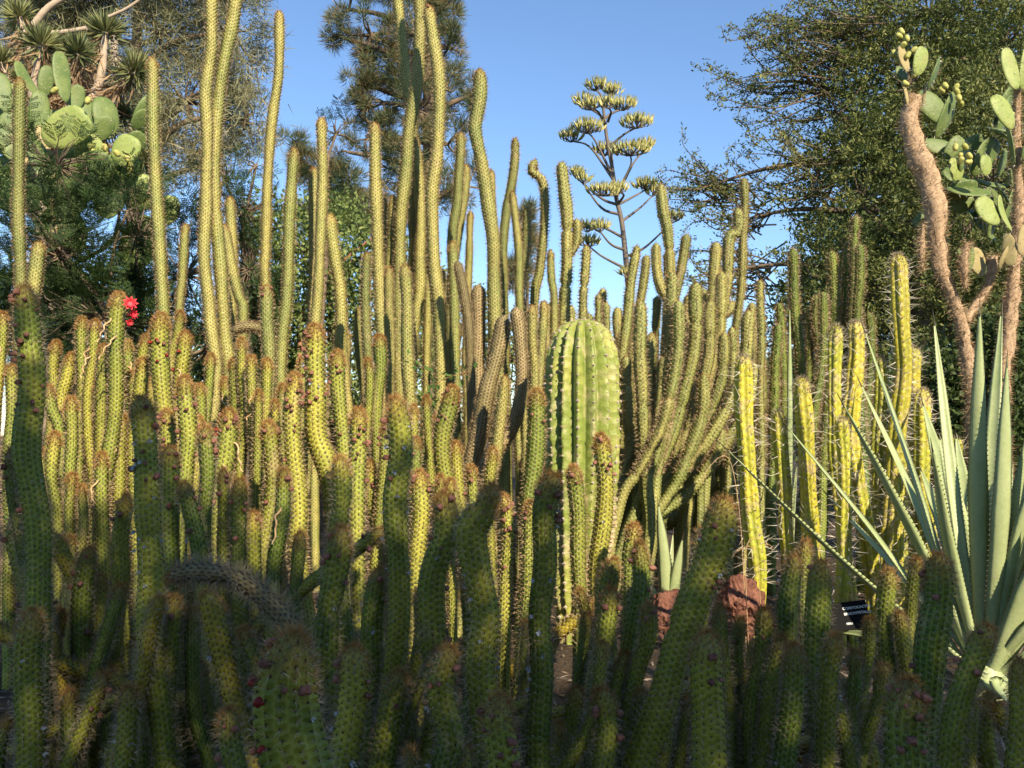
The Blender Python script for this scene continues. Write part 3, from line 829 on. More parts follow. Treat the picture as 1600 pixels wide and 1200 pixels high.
def build_right_pear():
    D = 6.8
    root = empty('tree_prickly_pear', (P(1530, 800, D)[0], D, 0), 'old tree like prickly pear with corky tan trunk and bright pads beside the agave', 'prickly pear')
    def limb(pts, w, dd=0.0, mat='trunkcork', hair=True, base=False):
        Pts = [P(x, y, D + dd) for x, y in pts]
        if base:
            Pts.append(np.array([Pts[-1][0] + 0.03, D + dd, -0.1]))
        ln = smooth_line(Pts, 0.06)
        rad = np.interp(np.linspace(0, 1, len(ln)), np.linspace(0, 1, len(w)), [px(a / 2, D) for a in w])
        rad = rad * (1 + 0.07 * np.sin(np.arange(len(ln)) * 0.9) + 0.04 * rng.normal(size=len(ln)))
        m_ = MB(); m_.tube(ln, rad, 14); m_.V[0] = (lambda V, A: A + (V - A) * (1 + 0.13 * rng.normal(size=(len(V), 1))))(m_.V[0], np.repeat(ln, 14, 0))
        o = part('trunk', m_.mesh('trunk', [M[mat]], True), root)
        if hair:
            n = int(len(ln) * 90)
            k = rng.integers(0, len(ln), n)
            T, U, W = frames(ln)
            th = rng.random(n) * 2 * np.pi
            dirn = U[k] * np.cos(th)[:, None] + W[k] * np.sin(th)[:, None]
            c = ln[k] + dirn * rad[k][:, None] * 0.97 + T[k] * rng.uniform(-0.03, 0.03, n)[:, None]
            V, t = needles(c, dirn + rng.normal(size=(n, 3)) * 0.4, rng.uniform(0.02, 0.06, n), 0.002)
            part('spines', mesh_np('spines', V, [t], [M['spine']]), o, 'stuff')
    limb([(1430, 150), (1420, 190), (1430, 230), (1446, 268), (1456, 300), (1462, 330), (1465, 380), (1470, 420), (1485, 460), (1500, 500), (1512, 560), (1520, 650)], [20, 30, 34, 30, 20, 17, 22, 19, 24, 20, 19, 20], base=True)
    limb([(1588, 120), (1590, 160), (1588, 230), (1592, 320), (1585, 420), (1575, 520), (1565, 640)], [9, 13, 17, 22, 22, 24, 25], 0.1, base=True)
    limb([(1552, 400), (1546, 440), (1530, 470), (1508, 500)], [13, 12, 13, 14], 0.15)
    limb([(1442, 350), (1440, 380), (1441, 420)], [4, 10, 5], -0.1)
    limb([(1512, 380), (1505, 410), (1508, 450)], [8, 14, 6], -0.1)
    pads = [(1418, 112, 44, 24, -12, 30, -0.15, 'padold'), (1432, 118, 48, 28, 14, 15, -0.1, 'padpale'), (1448, 140, 54, 28, 22, 60, 0.0, 'pad'), (1414, 128, 28, 22, -20, 20, 0.05, 'pad'), (1418, 165, 34, 16, -12, 50, -0.05, 'padold'), (1442, 165, 36, 16, 14, 60, 0.1, 'padold'),
            (1462, 215, 78, 40, 22, 45, -0.05, 'pad'), (1588, 140, 70, 30, -12, 10, -0.05, 'padpale'), (1596, 140, 75, 30, 12, 20, 0.0, 'padpale'), (1582, 202, 62, 34, -30, 15, -0.2, 'padpale'), (1540, 275, 34, 24, -2, 15, -0.1, 'padpale'), (1585, 260, 70, 22, -10, 75, 0.05, 'pad'),
            (1470, 305, 60, 34, 75, 30, 0.2, 'pad'), (1548, 300, 70, 44, -85, 55, 0.1, 'pad'), (1500, 270, 50, 34, 15, 50, 0.1, 'pad'), (1495, 285, 40, 30, -5, 20, 0.1, 'padpale'), (1560, 350, 52, 40, -35, 15, -0.1, 'padpale'), (1540, 365, 45, 36, -10, 60, 0.05, 'pad'), (1580, 360, 60, 24, -12, 40, -0.1, 'padpale'), (1575, 365, 52, 22, 178, 30, -0.15, 'padold'), (1512, 425, 42, 22, 8, 20, 0, 'pad'), (1535, 430, 46, 34, -20, 15, 0.05, 'padold'), (1560, 420, 44, 30, 30, 40, -0.1, 'padold'), (1596, 400, 50, 36, 10, 20, -0.15, 'padold'), (1535, 330, 40, 32, 20, 50, 0.2, 'pad'), (1598, 250, 40, 26, 20, 30, 0, 'pad')] + [(1470 + 130 * a_, 190 + 240 * b_, 44 + 30 * c_, 26 + 14 * c_, 160 * (e_ - 0.5), 70 * a_, 0.25 + 0.3 * c_, 'pad') for a_, b_, c_, e_ in rng.random((30, 4))]
    for i, (x, y, L, W, a, yaw, dd, m) in enumerate(pads):
        add_pad(root, x, y, L, W, a, yaw, D + dd, m, i + 50)
    for x, y in ((1406, 72), (1410, 55), (1418, 62), (1400, 85), (1422, 78), (1404, 95), (1415, 88), (1412, 50), (1420, 130), (1428, 118), (1480, 135), (1490, 138), (1498, 145), (1500, 155), (1475, 142), (1500, 165), (1492, 232), (1500, 240), (1512, 230), (1518, 245), (1508, 250), (1496, 252), (1578, 182)):
        pear_fruit(root, P(x, y + 4, D - 0.1 + rng.normal() * 0.04), px(9, D), 'pearfruit')
build_right_pear()

# ------------------------------------------------------------------ columnar cacti
STYLE = {
    'tall': dict(ribs=15, depth=0.17, vpr=2, spac=0.024, step=0.05, ns=3, sl=0.022, sw=0.0018, smat='spine', tip='rust', tipn=130, word='olive'),
    'mid': dict(ribs=12, depth=0.2, vpr=2, spac=0.019, step=0.036, ns=4, sl=0.020, sw=0.0013, smat='spine', tip='rust', tipn=650, word='yellow-green'),
    'fore': dict(ribs=13, depth=0.18, vpr=2, spac=0.018, step=0.031, ns=5, sl=0.024, sw=0.0007, smat='hair', tip='rust', tipn=600, word='dark green'),
    'joint': dict(ribs=9, depth=0.3, vpr=2, spac=0.025, step=0.03, ns=6, sl=0.03, sw=0.0018, smat='spine', tip='rust', tipn=50, word='jointed olive'),
    'right': dict(ribs=10, depth=0.26, vpr=2, spac=0.022, step=0.035, ns=6, sl=0.03, sw=0.0018, smat='spine', tip='spine', tipn=60, word='bristly green'),
    'corry': dict(ribs=6, depth=0.34, vpr=6, spac=0.045, step=0.03, ns=3, sl=0.085, sw=0.0018, smat='spine_pale', tip='hair', tipn=220, word='yellow angular'),
    'dry': dict(ribs=14, depth=0.14, vpr=2, spac=0.020, step=0.03, ns=5, sl=0.02, sw=0.0013, smat='spine', tip='spine', tipn=40, word='weathered brown'),
}
GROUP = {'tall': 'tall olive columns behind the clump', 'mid': 'sunlit yellow-green columns of the clump', 'fore': 'green columns in the foreground shade',
         'joint': 'jointed columns near the barrel cactus', 'right': 'bristly columns before the thorn tree', 'corry': 'yellow angular cacti near the agave', 'dry': 'weathered brown columns'}
C = []      # table of columns: style, distance, width in px, tip-to-foot pixels, options

_rj = random.Random(21)
def col_(style, d, w, *pts, **o):
    if style in ('mid', 'fore') and not (o.get('lie') or o.get('droop')):
        pts = tuple((x + _rj.gauss(0, 0.11 * w) + (_rj.gauss(0, 0.08 * w) if k else 0), y) for k, (x, y) in enumerate(pts))
    C.append(dict(style=style, d=d, w=w, pts=pts, o=o))

# --- tall olive columns
col_('tall', 6.0, 17, (32, 122), (28, 300), (32, 450))
col_('tall', 5.6, 20, (62, 378), (53, 450), (48, 490))
col_('tall', 6.0, 19, (238, 90), (240, 200), (248, 380), (256, 490))
col_('tall', 6.3, 14, (290, 350), (285, 430), (280, 500))
col_('tall', 5.8, 19, (332, -40), (330, 60), (322, 140), (324, 200), (322, 300), (320, 400), (328, 500), (338, 590), label='left of two very tall twin columns crossing the needle tree, slightly bent')
col_('tall', 5.9, 19, (372, -40), (365, 30), (350, 100), (340, 160), (334, 250), (338, 350), (346, 440), (352, 520), (360, 600), label='very tall column leaning away from its twin before the needle tree')
col_('tall', 6.5, 16, (359, 308), (361, 380), (363, 440))
col_('tall', 6.2, 17, (348, 350), (360, 410), (372, 460), (380, 500))
col_('tall', 6.4, 15, (436, 17), (437, 60), (434, 120), (427, 180), (420, 240), (417, 320), (415, 400), (414, 440), label='thin tall lone column with a bent upper half against open sky')
col_('tall', 5.0, 21, (416, 445), (418, 500), (420, 560), fruit=3, id='T10')
col_('dry', 5.0, 16, (362, 517), (385, 511), (402, 512), (418, 520), arm='T10')
col_('tall', 6.2, 18, (460, 232), (456, 280), (453, 340), (450, 420), (446, 480), (440, 560))
col_('tall', 6.0, 17, (502, 184), (503, 300), (500, 400), (496, 470), (492, 520))
col_('tall', 6.4, 16, (491, 262), (490, 340), (490, 420), (488, 500))
col_('tall', 6.2, 17, (515, 335), (523, 400), (530, 450), (533, 500), (535, 560))
col_('tall', 6.4, 12, (541, 515), (542, 560))
col_('tall', 5.6, 14, (573, 395), (572, 450), (572, 500), (575, 560), (578, 620))
col_('tall', 6.1, 17, (585, 192), (586, 260), (588, 330), (590, 400), (595, 470), (598, 540))
col_('tall', 6.6, 10, (600, 310), (601, 360), (603, 420))
col_('tall', 6.3, 15, (615, 306), (612, 360), (608, 420), (606, 480))
col_('tall', 5.7, 16, (607, 417), (608, 480), (610, 560), (608, 600))
col_('tall', 5.3, 20, (632, 413), (634, 460), (636, 520), (638, 580), (640, 620))
col_('tall', 6.5, 17, (620, -40), (623, 20), (632, 100), (640, 160), (644, 200), (645, 300), (646, 400), label='very tall column in front of the pine leaning towards its neighbours')
col_('tall', 6.2, 18, (655, -40), (656, 30), (655, 80), (651, 130), (642, 190), (635, 250), (630, 300), (626, 360), (624, 430), label='very tall S-curved column in front of the pine')
col_('tall', 6.4, 19, (648, 215), (655, 300), (657, 380), (655, 450), (650, 495))
col_('tall', 5.9, 19, (668, 8), (675, 50), (684, 112), (687, 175), (681, 250), (676, 298), (676, 375), (681, 437), (687, 500), (688, 597), fruit=2, label='very tall column in front of the pine with a broken flower stub near its tip')
col_('tall', 6.4, 14, (720, 207), (718, 260), (714, 320), (708, 360), (706, 420))
col_('tall', 6.7, 13, (728, 258), (727, 300), (721, 340), (713, 380), (706, 430), (695, 480), joints=(0.2, 0.42))
col_('tall', 5.8, 19, (750, 108), (750, 150), (742, 198), (744, 214), (752, 250), (760, 298), (770, 375), (770, 425), (773, 495), joints=(0.43,), label='tall kinked column with a waist where its upper joint begins')
col_('dry', 5.3, 27, (788, 493), (775, 560), (762, 610), (748, 670), (738, 730), label='thick leaning weathered column with a torn top')
col_('dry', 5.6, 15, (714, 408), (725, 460), (733, 520), (735, 580))
col_('tall', 5.9, 17, (707, 377), (709, 430), (710, 480), (711, 540), (712, 600))
col_('dry', 5.9, 21, (748, 445), (748, 520), (745, 600))
col_('tall', 6.6, 11, (767, 265), (770, 330), (776, 390), (780, 460))
col_('tall', 6.5, 13, (805, 216), (803, 260), (798, 300), (790, 340), (786, 420))
col_('joint', 6.3, 15, (838, 250), (831, 266), (846, 280), (851, 302), (850, 350), (842, 425), (835, 475), joints=(0.13,), label='crooked knobbly tipped column beside the agave flower stalk')
col_('joint', 6.1, 19, (877, 253), (882, 300), (886, 340), (886, 412), (881, 470), (880, 520), joints=(0.40, 0.73), id='T35', label='thick jointed column standing over the barrel cactus')
col_('joint', 6.1, 12, (901, 342), (902, 370), (898, 388), (888, 402), arm='T35')
col_('joint', 5.9, 14, (916, 384), (914, 430), (911, 500))
col_('joint', 6.4, 10, (935, 460), (934, 510))
col_('joint', 6.6, 10, (947, 473), (947, 520))
col_('joint', 6.5, 13, (824, 322), (822, 350), (820, 400), (815, 460), joints=(0.12,))
col_('tall', 6.2, 13, (800, 300), (805, 340), (810, 400), (812, 470))
col_('tall', 6.0, 13, (860, 391), (862, 440), (866, 480))
col_('dry', 5.2, 19, (805, 480), (812, 530), (816, 590), (806, 650), (788, 690), (760, 725), label='weathered column curving up beside the barrel cactus')
col_('tall', 5.5, 14, (831, 478), (832, 540), (835, 590))
col_('tall', 5.9, 14, (850, 470), (846, 540))
col_('tall', 5.0, 18, (789, 587), (783, 640), (777, 690), (772, 720))
col_('mid', 4.7, 18, (591, 523), (592, 580), (590, 640))
col_('tall', 4.8, 20, (590, 606), (585, 650), (578, 700))
col_('tall', 6.6, 12, (690, 420), (692, 480), (694, 560))
col_('tall', 6.7, 13, (560, 480), (562, 560))
col_('tall', 6.6, 12, (672, 330), (670, 400), (668, 500))
col_('tall', 6.6, 12, (735, 330), (733, 400), (730, 480), (728, 560))
# --- jointed branching columns
_r = random.Random(3)
for _k in range(26):
    _x = 690 + 19.5 * _k + _r.uniform(-8, 8); _y = _r.uniform(400, 600) + (60 if _x < 860 else 0)
    if 845 < _x < 985: _y = _r.uniform(430, 500)
    _l = _r.uniform(-14, 14)
    col_('joint' if _x > 800 else 'tall', _r.uniform(6.3, 7.3), _r.uniform(12, 17), (_x, _y), (_x - _l * 0.3, _y + 70), (_x - _l, _y + 170))
col_('joint', 6.4, 16, (996, 384), (990, 415), (983, 465), (975, 540), joints=(0.06,))
col_('joint', 6.2, 15, (1010, 399), (1006, 440), (998, 490), (990, 540), (985, 600))
col_('joint', 6.5, 17, (1032, 288), (1036, 330), (1043, 360), (1046, 400), (1046, 460), (1044, 500), (1041, 560), (1035, 610), joints=(0.32, 0.75), id='J4', label='jointed column with two upswept arms beyond the barrel cactus')
col_('joint', 6.5, 15, (1025, 380), (1027, 430), (1035, 456), (1043, 470), arm='J4')
col_('joint', 6.5, 15, (1073, 366), (1066, 410), (1057, 450), (1046, 490), arm='J4')
col_('joint', 6.8, 10, (1041, 395), (1042, 430), (1042, 480))
col_('joint', 6.0, 13, (1003, 493), (1004, 540), (1004, 600))
col_('joint', 6.0, 14, (1036, 558), (1031, 600), (1028, 660))
col_('joint', 6.75, 17, (1152, 472), (1122, 500), (1082, 540), (1042, 590), (1004, 625), joints=(0.35, 0.7), label='long slanting jointed column crossing behind the barrel cactus')
col_('joint', 6.6, 18, (1119, 379), (1116, 430), (1113, 480), (1112, 540), (1115, 600), (1116, 650), (1110, 720))
col_('joint', 6.4, 16, (1152, 325), (1152, 362), (1139, 372), (1137, 430), (1130, 480), (1118, 530), joints=(0.17, 0.5))
col_('joint', 6.7, 14, (1162, 278), (1163, 330), (1160, 400), (1158, 450), (1152, 500), (1148, 560), joints=(0.15, 0.55), label='tallest jointed column near the thorn tree twigs')
col_('joint', 6.3, 12, (1099, 451), (1097, 490), (1092, 530))
col_('joint', 6.4, 11, (1067, 496), (1068, 540))
col_('joint', 6.5, 9, (1077, 504), (1077, 540))
col_('joint', 6.0, 13, (1143, 511), (1145, 550), (1143, 620))
col_('joint', 6.6, 13, (1187, 438), (1188, 480), (1189, 530), (1188, 600))
col_('joint', 5.6, 18, (1003, 636), (990, 700), (975, 745), id='J19', joints=(0.3,))
col_('joint', 5.6, 14, (982, 603), (985, 650), (993, 676), (1000, 662), arm='J19')
col_('joint', 5.5, 19, (1046, 622), (1033, 672), (1013, 712), (996, 740), (972, 775), joints=(0.25, 0.5, 0.75), label='leaning column of short barrel shaped joints beside the barrel cactus')
col_('joint', 5.7, 16, (1058, 620), (1056, 687), (1052, 737), (1043, 787), joints=(0.3, 0.6, 0.85))
col_('joint', 6.2, 20, (1085, 596), (1085, 700), (1080, 760))
col_('joint', 6.1, 14, (1093, 690), (1093, 830))
col_('joint', 6.2, 21, (1192, 636), (1162, 700), (1112, 768), (1062, 808), (1000, 840), id='J23', label='long shaded column slanting up towards the yellow angular cacti')
col_('joint', 5.8, 15, (1108, 585), (1120, 630), (1140, 672), (1160, 702), arm='J23')
col_('joint', 6.5, 13, (1058, 560), (1060, 640))
col_('joint', 6.7, 12, (970, 520), (968, 600))
for _k, (_tx, _ty, _w) in enumerate(((1060, 470, 18), (1088, 442, 19), (1132, 520, 18), (1170, 486, 17), (1178, 566, 19), (1018, 520, 17), (978, 556, 16), (1110, 470, 18), (1128, 425, 17), (1072, 560, 19), (1024, 590, 18), (1150, 610, 19), (1000, 470, 17), (1050, 425, 17), (1100, 585, 20), (1045, 655, 19), (1125, 665, 19))):
    _bx = 988 + 2.2 * _k; _dx = _tx - _bx; _by = 812
    col_('joint', 5.55 + 0.07 * (_k % 12), _w + 1.5, (_tx, _ty), (_tx - 0.05 * _dx, _ty + 0.28 * (_by - _ty)), (_tx - 0.34 * _dx, _ty + 0.6 * (_by - _ty)), (_tx - 0.72 * _dx, _ty + 0.85 * (_by - _ty)), (_bx, _by), joints=(random.uniform(0.15, 0.3), random.uniform(0.4, 0.6), random.uniform(0.7, 0.85)))
# --- bristly columns before the thorn tree
for d, w, pts in ((6.5, 16, ((1238, 389), (1240, 430), (1243, 490), (1248, 540), (1252, 590))), (6.8, 12, ((1217, 474), (1221, 520), (1224, 590))), (6.3, 15, ((1216, 507), (1212, 560), (1210, 620))), (6.7, 12, ((1266, 479), (1265, 540))), (6.6, 11, ((1275, 462), (1277, 520))), (6.3, 14, ((1286, 456), (1287, 500), (1284, 570))), (6.5, 16, ((1299, 392), (1302, 440), (1303, 510))), (6.6, 15, ((1326, 378), (1325, 440), (1323, 510))), (6.4, 15, ((1343, 381), (1343, 440), (1339, 510))), (6.7, 13, ((1357, 488), (1360, 550))), (6.9, 12, ((1190, 560), (1192, 640))), (6.9, 14, ((1320, 560), (1322, 640)))):
    col_('right', d, w, *pts)
col_('right', 6.62, 14, (1337, 337), (1336, 360), (1330, 380), (1326, 392), joints=(), arm='@', label='x')
C[-1]['o'].pop('arm'); C.pop()
col_('right', 6.55, 13, (1337, 337), (1335, 385), (1333, 460), (1332, 520), joints=(0.16,))
# --- yellow angular cacti
col_('corry', 5.1, 30, (1402, 397), (1405, 460), (1408, 520), (1410, 600), label='tallest yellow angular cactus with long grey thorns')
col_('corry', 4.9, 24, (1306, 508), (1305, 570), (1303, 620), (1305, 690), (1310, 760))
col_('corry', 5.0, 25, (1337, 502), (1338, 550), (1334, 600), (1330, 680))
col_('corry', 5.1, 20, (1375, 558), (1376, 620), (1372, 700))
col_('corry', 5.3, 19, (1407, 598), (1406, 660))
col_('corry', 4.8, 27, (1162, 556), (1162, 620), (1165, 700), (1172, 780), (1182, 880), label='yellow angular cactus standing alone near the slanting shaded column')
col_('corry', 4.9, 20, (1216, 642), (1219, 700), (1226, 780), (1230, 850), label='short yellow angular cactus beside the scarred one')
col_('corry', 4.8, 27, (1252, 590), (1256, 650), (1260, 720), (1265, 800), (1268, 880), scar=1, label='yellow angular cactus with a large pale scar')
col_('corry', 4.7, 20, (1316, 653), (1318, 720), (1320, 850))
col_('corry', 5.4, 24, (1443, 608), (1440, 680), (1440, 750))
col_('corry', 5.0, 17, (1494, 683), (1494, 770))
col_('corry', 4.9, 15, (1405, 743), (1405, 850))
col_('corry', 5.5, 24, (1427, 543), (1428, 620))
# --- sunlit clump
for d, w, pts, o in (
    (4.0, 14, ((2, 488), (2, 560)), dict(wither=1)), (4.0, 18, ((20, 570), (18, 640), (16, 720)), {}),
    (4.3, 18, ((129, 496), (127, 560), (128, 640)), {}), (4.2, 17, ((146, 500), (143, 560), (138, 640)), dict(wither=2)),
    (4.4, 18, ((88, 533), (85, 570), (82, 640)), {}), (4.3, 18, ((112, 552), (100, 590), (92, 650)), {}),
    (4.1, 17, ((162, 538), (160, 600), (158, 660)), {}),
    (3.9, 24, ((185, 457), (183, 520), (178, 600), (176, 680)), dict(flower=1, wither=2, label='sunlit column bearing bright red star shaped flowers at its side')),
    (3.9, 20, ((78, 602), (86, 640), (92, 690)), {}), (3.8, 20, ((110, 620), (112, 680), (112, 740), (108, 820)), {}), (4.0, 14, ((99, 641), (97, 700), (96, 760)), {}),
    (3.6, 19, ((88, 676), (90, 740), (92, 800), (92, 870)), {}), (3.5, 15, ((111, 740), (110, 800), (108, 870)), dict()), (3.5, 16, ((129, 758), (128, 810), (124, 870)), {}),
    (3.4, 13, ((110, 838), (111, 900)), {}), (4.1, 22, ((160, 590), (163, 660), (165, 720)), {}), (3.6, 21, ((163, 708), (162, 780), (160, 860)), dict(wither=1)),
    (3.9, 18, ((187, 643), (188, 700), (185, 760)), dict(wither=1)), (4.2, 18, ((206, 580), (207, 640), (208, 720)), {}),
    (3.8, 28, ((251, 489), (250, 550), (253, 620), (256, 680)), dict(redfruit=4, fruit=4)), (4.4, 15, ((282, 486), (274, 530), (268, 580)), {}),
    (4.1, 20, ((290, 518), (284, 560), (280, 620)), dict(redfruit=2, wither=2)), (4.3, 19, ((230, 523), (224, 560), (218, 620)), {}), (4.2, 18, ((200, 531), (202, 600), (206, 680)), dict(wither=2)),
    (4.3, 20, ((153, 568), (155, 620), (155, 690)), {}), (4.4, 16, ((328, 553), (326, 620)), {}), (4.1, 17, ((380, 528), (380, 580), (384, 660)), {}), (4.0, 16, ((391, 556), (394, 620), (397, 720)), dict(wither=1)),
    (3.5, 28, ((287, 588), (288, 680), (290, 740)), dict(fruit=14)), (3.7, 24, ((262, 640), (263, 720)), dict(fruit=10)), (3.4, 28, ((358, 640), (352, 700), (345, 760), (342, 830)), dict(fruit=12, redfruit=2, wither=2)),
    (3.9, 16, ((405, 610), (406, 680)), {}), (3.5, 25, ((422, 658), (422, 720), (420, 780)), dict(fruit=4)), (3.8, 14, ((428, 625), (430, 700)), {}),
    (3.5, 28, ((456, 583), (457, 650), (460, 720), (465, 800), (470, 860)), dict(fruit=16)), (3.6, 31, ((490, 507), (494, 560), (498, 620), (505, 680), (512, 740), (520, 810)), dict(fruit=24, petals=5, label='thick column crusted with reddish dried fruits at its tip')),
    (3.9, 24, ((525, 548), (526, 600), (532, 660), (538, 720)), dict(fruit=10)), (3.2, 25, ((555, 638), (558, 700), (560, 760), (558, 860)), dict(fruit=14)),
    (3.8, 18, ((650, 683), (650, 740)), dict(fruit=3)), (3.6, 26, ((657, 735), (655, 800), (650, 870)), dict(fruit=5)), (3.7, 17, ((686, 743), (686, 800)), dict(fruit=2)), (3.7, 16, ((705, 748), (704, 800)), {}),
    (3.9, 28, ((706, 603), (702, 680), (695, 760)), dict(fruit=8)), (4.3, 14, ((668, 618), (668, 700)), {}), (4.3, 13, ((685, 646), (685, 710)), {}), (4.2, 16, ((648, 633), (650, 700)), dict(fruit=2)),
    (3.5, 20, ((739, 728), (738, 810)), dict(fruit=5)), (3.3, 22, ((787, 773), (790, 830), (795, 900)), dict(fruit=12)),
    (4.0, 25, ((838, 608), (838, 660), (836, 720), (828, 790), (822, 890)), dict(fruit=2, label='sunlit column with a glowing orange tip leaning on the barrel cactus')),
    (3.2, 20, ((829, 783), (825, 850), (822, 930)), dict(fruit=4)), (3.4, 25, ((897, 728), (902, 800), (905, 870), (906, 950)), dict(fruit=4, label='slimmer of two columns standing against the barrel cactus')), (3.5, 27, ((938, 678), (938, 750), (936, 820), (930, 890)), dict(fruit=8, petals=4, label='taller of two columns standing against the barrel cactus')),
    (3.3, 23, ((988, 818), (984, 880)), dict()), (4.2, 14, ((576, 560), (577, 620)), {}), (4.4, 17, ((440, 600), (441, 680)), {}), (4.4, 17, ((470, 560), (468, 640)), {}),
    (4.5, 18, ((350, 590), (352, 660)), dict(wither=1)), (4.3, 17, ((310, 600), (312, 680)), {}), (4.5, 17, ((60, 560), (58, 640)), {}), (4.5, 16, ((232, 590), (234, 660)), {}), (4.4, 17, ((130, 600), (133, 690)), {}),
    (4.0, 18, ((225, 560), (216, 620), (212, 700)), {}), (4.0, 18, ((310, 650), (308, 720)), dict(fruit=3)), (4.0, 19, ((395, 640), (398, 720), (398, 800)), {}), (3.9, 16, ((64, 700), (66, 780)), {}),
    (4.0, 18, ((600, 660), (598, 740)), dict(fruit=3)), (3.9, 17, ((715, 690), (714, 760)), {}), (3.9, 18, ((770, 700), (768, 780)), {}), (4.0, 17, ((580, 720), (582, 800)), dict(fruit=4)), (4.1, 17, ((365, 560), (366, 640)), {}), (4.6, 16, ((415, 560), (416, 640)), {}), (4.5, 16, ((505, 600), (503, 680)), {})):
    col_('mid', d, w, *pts, **o)
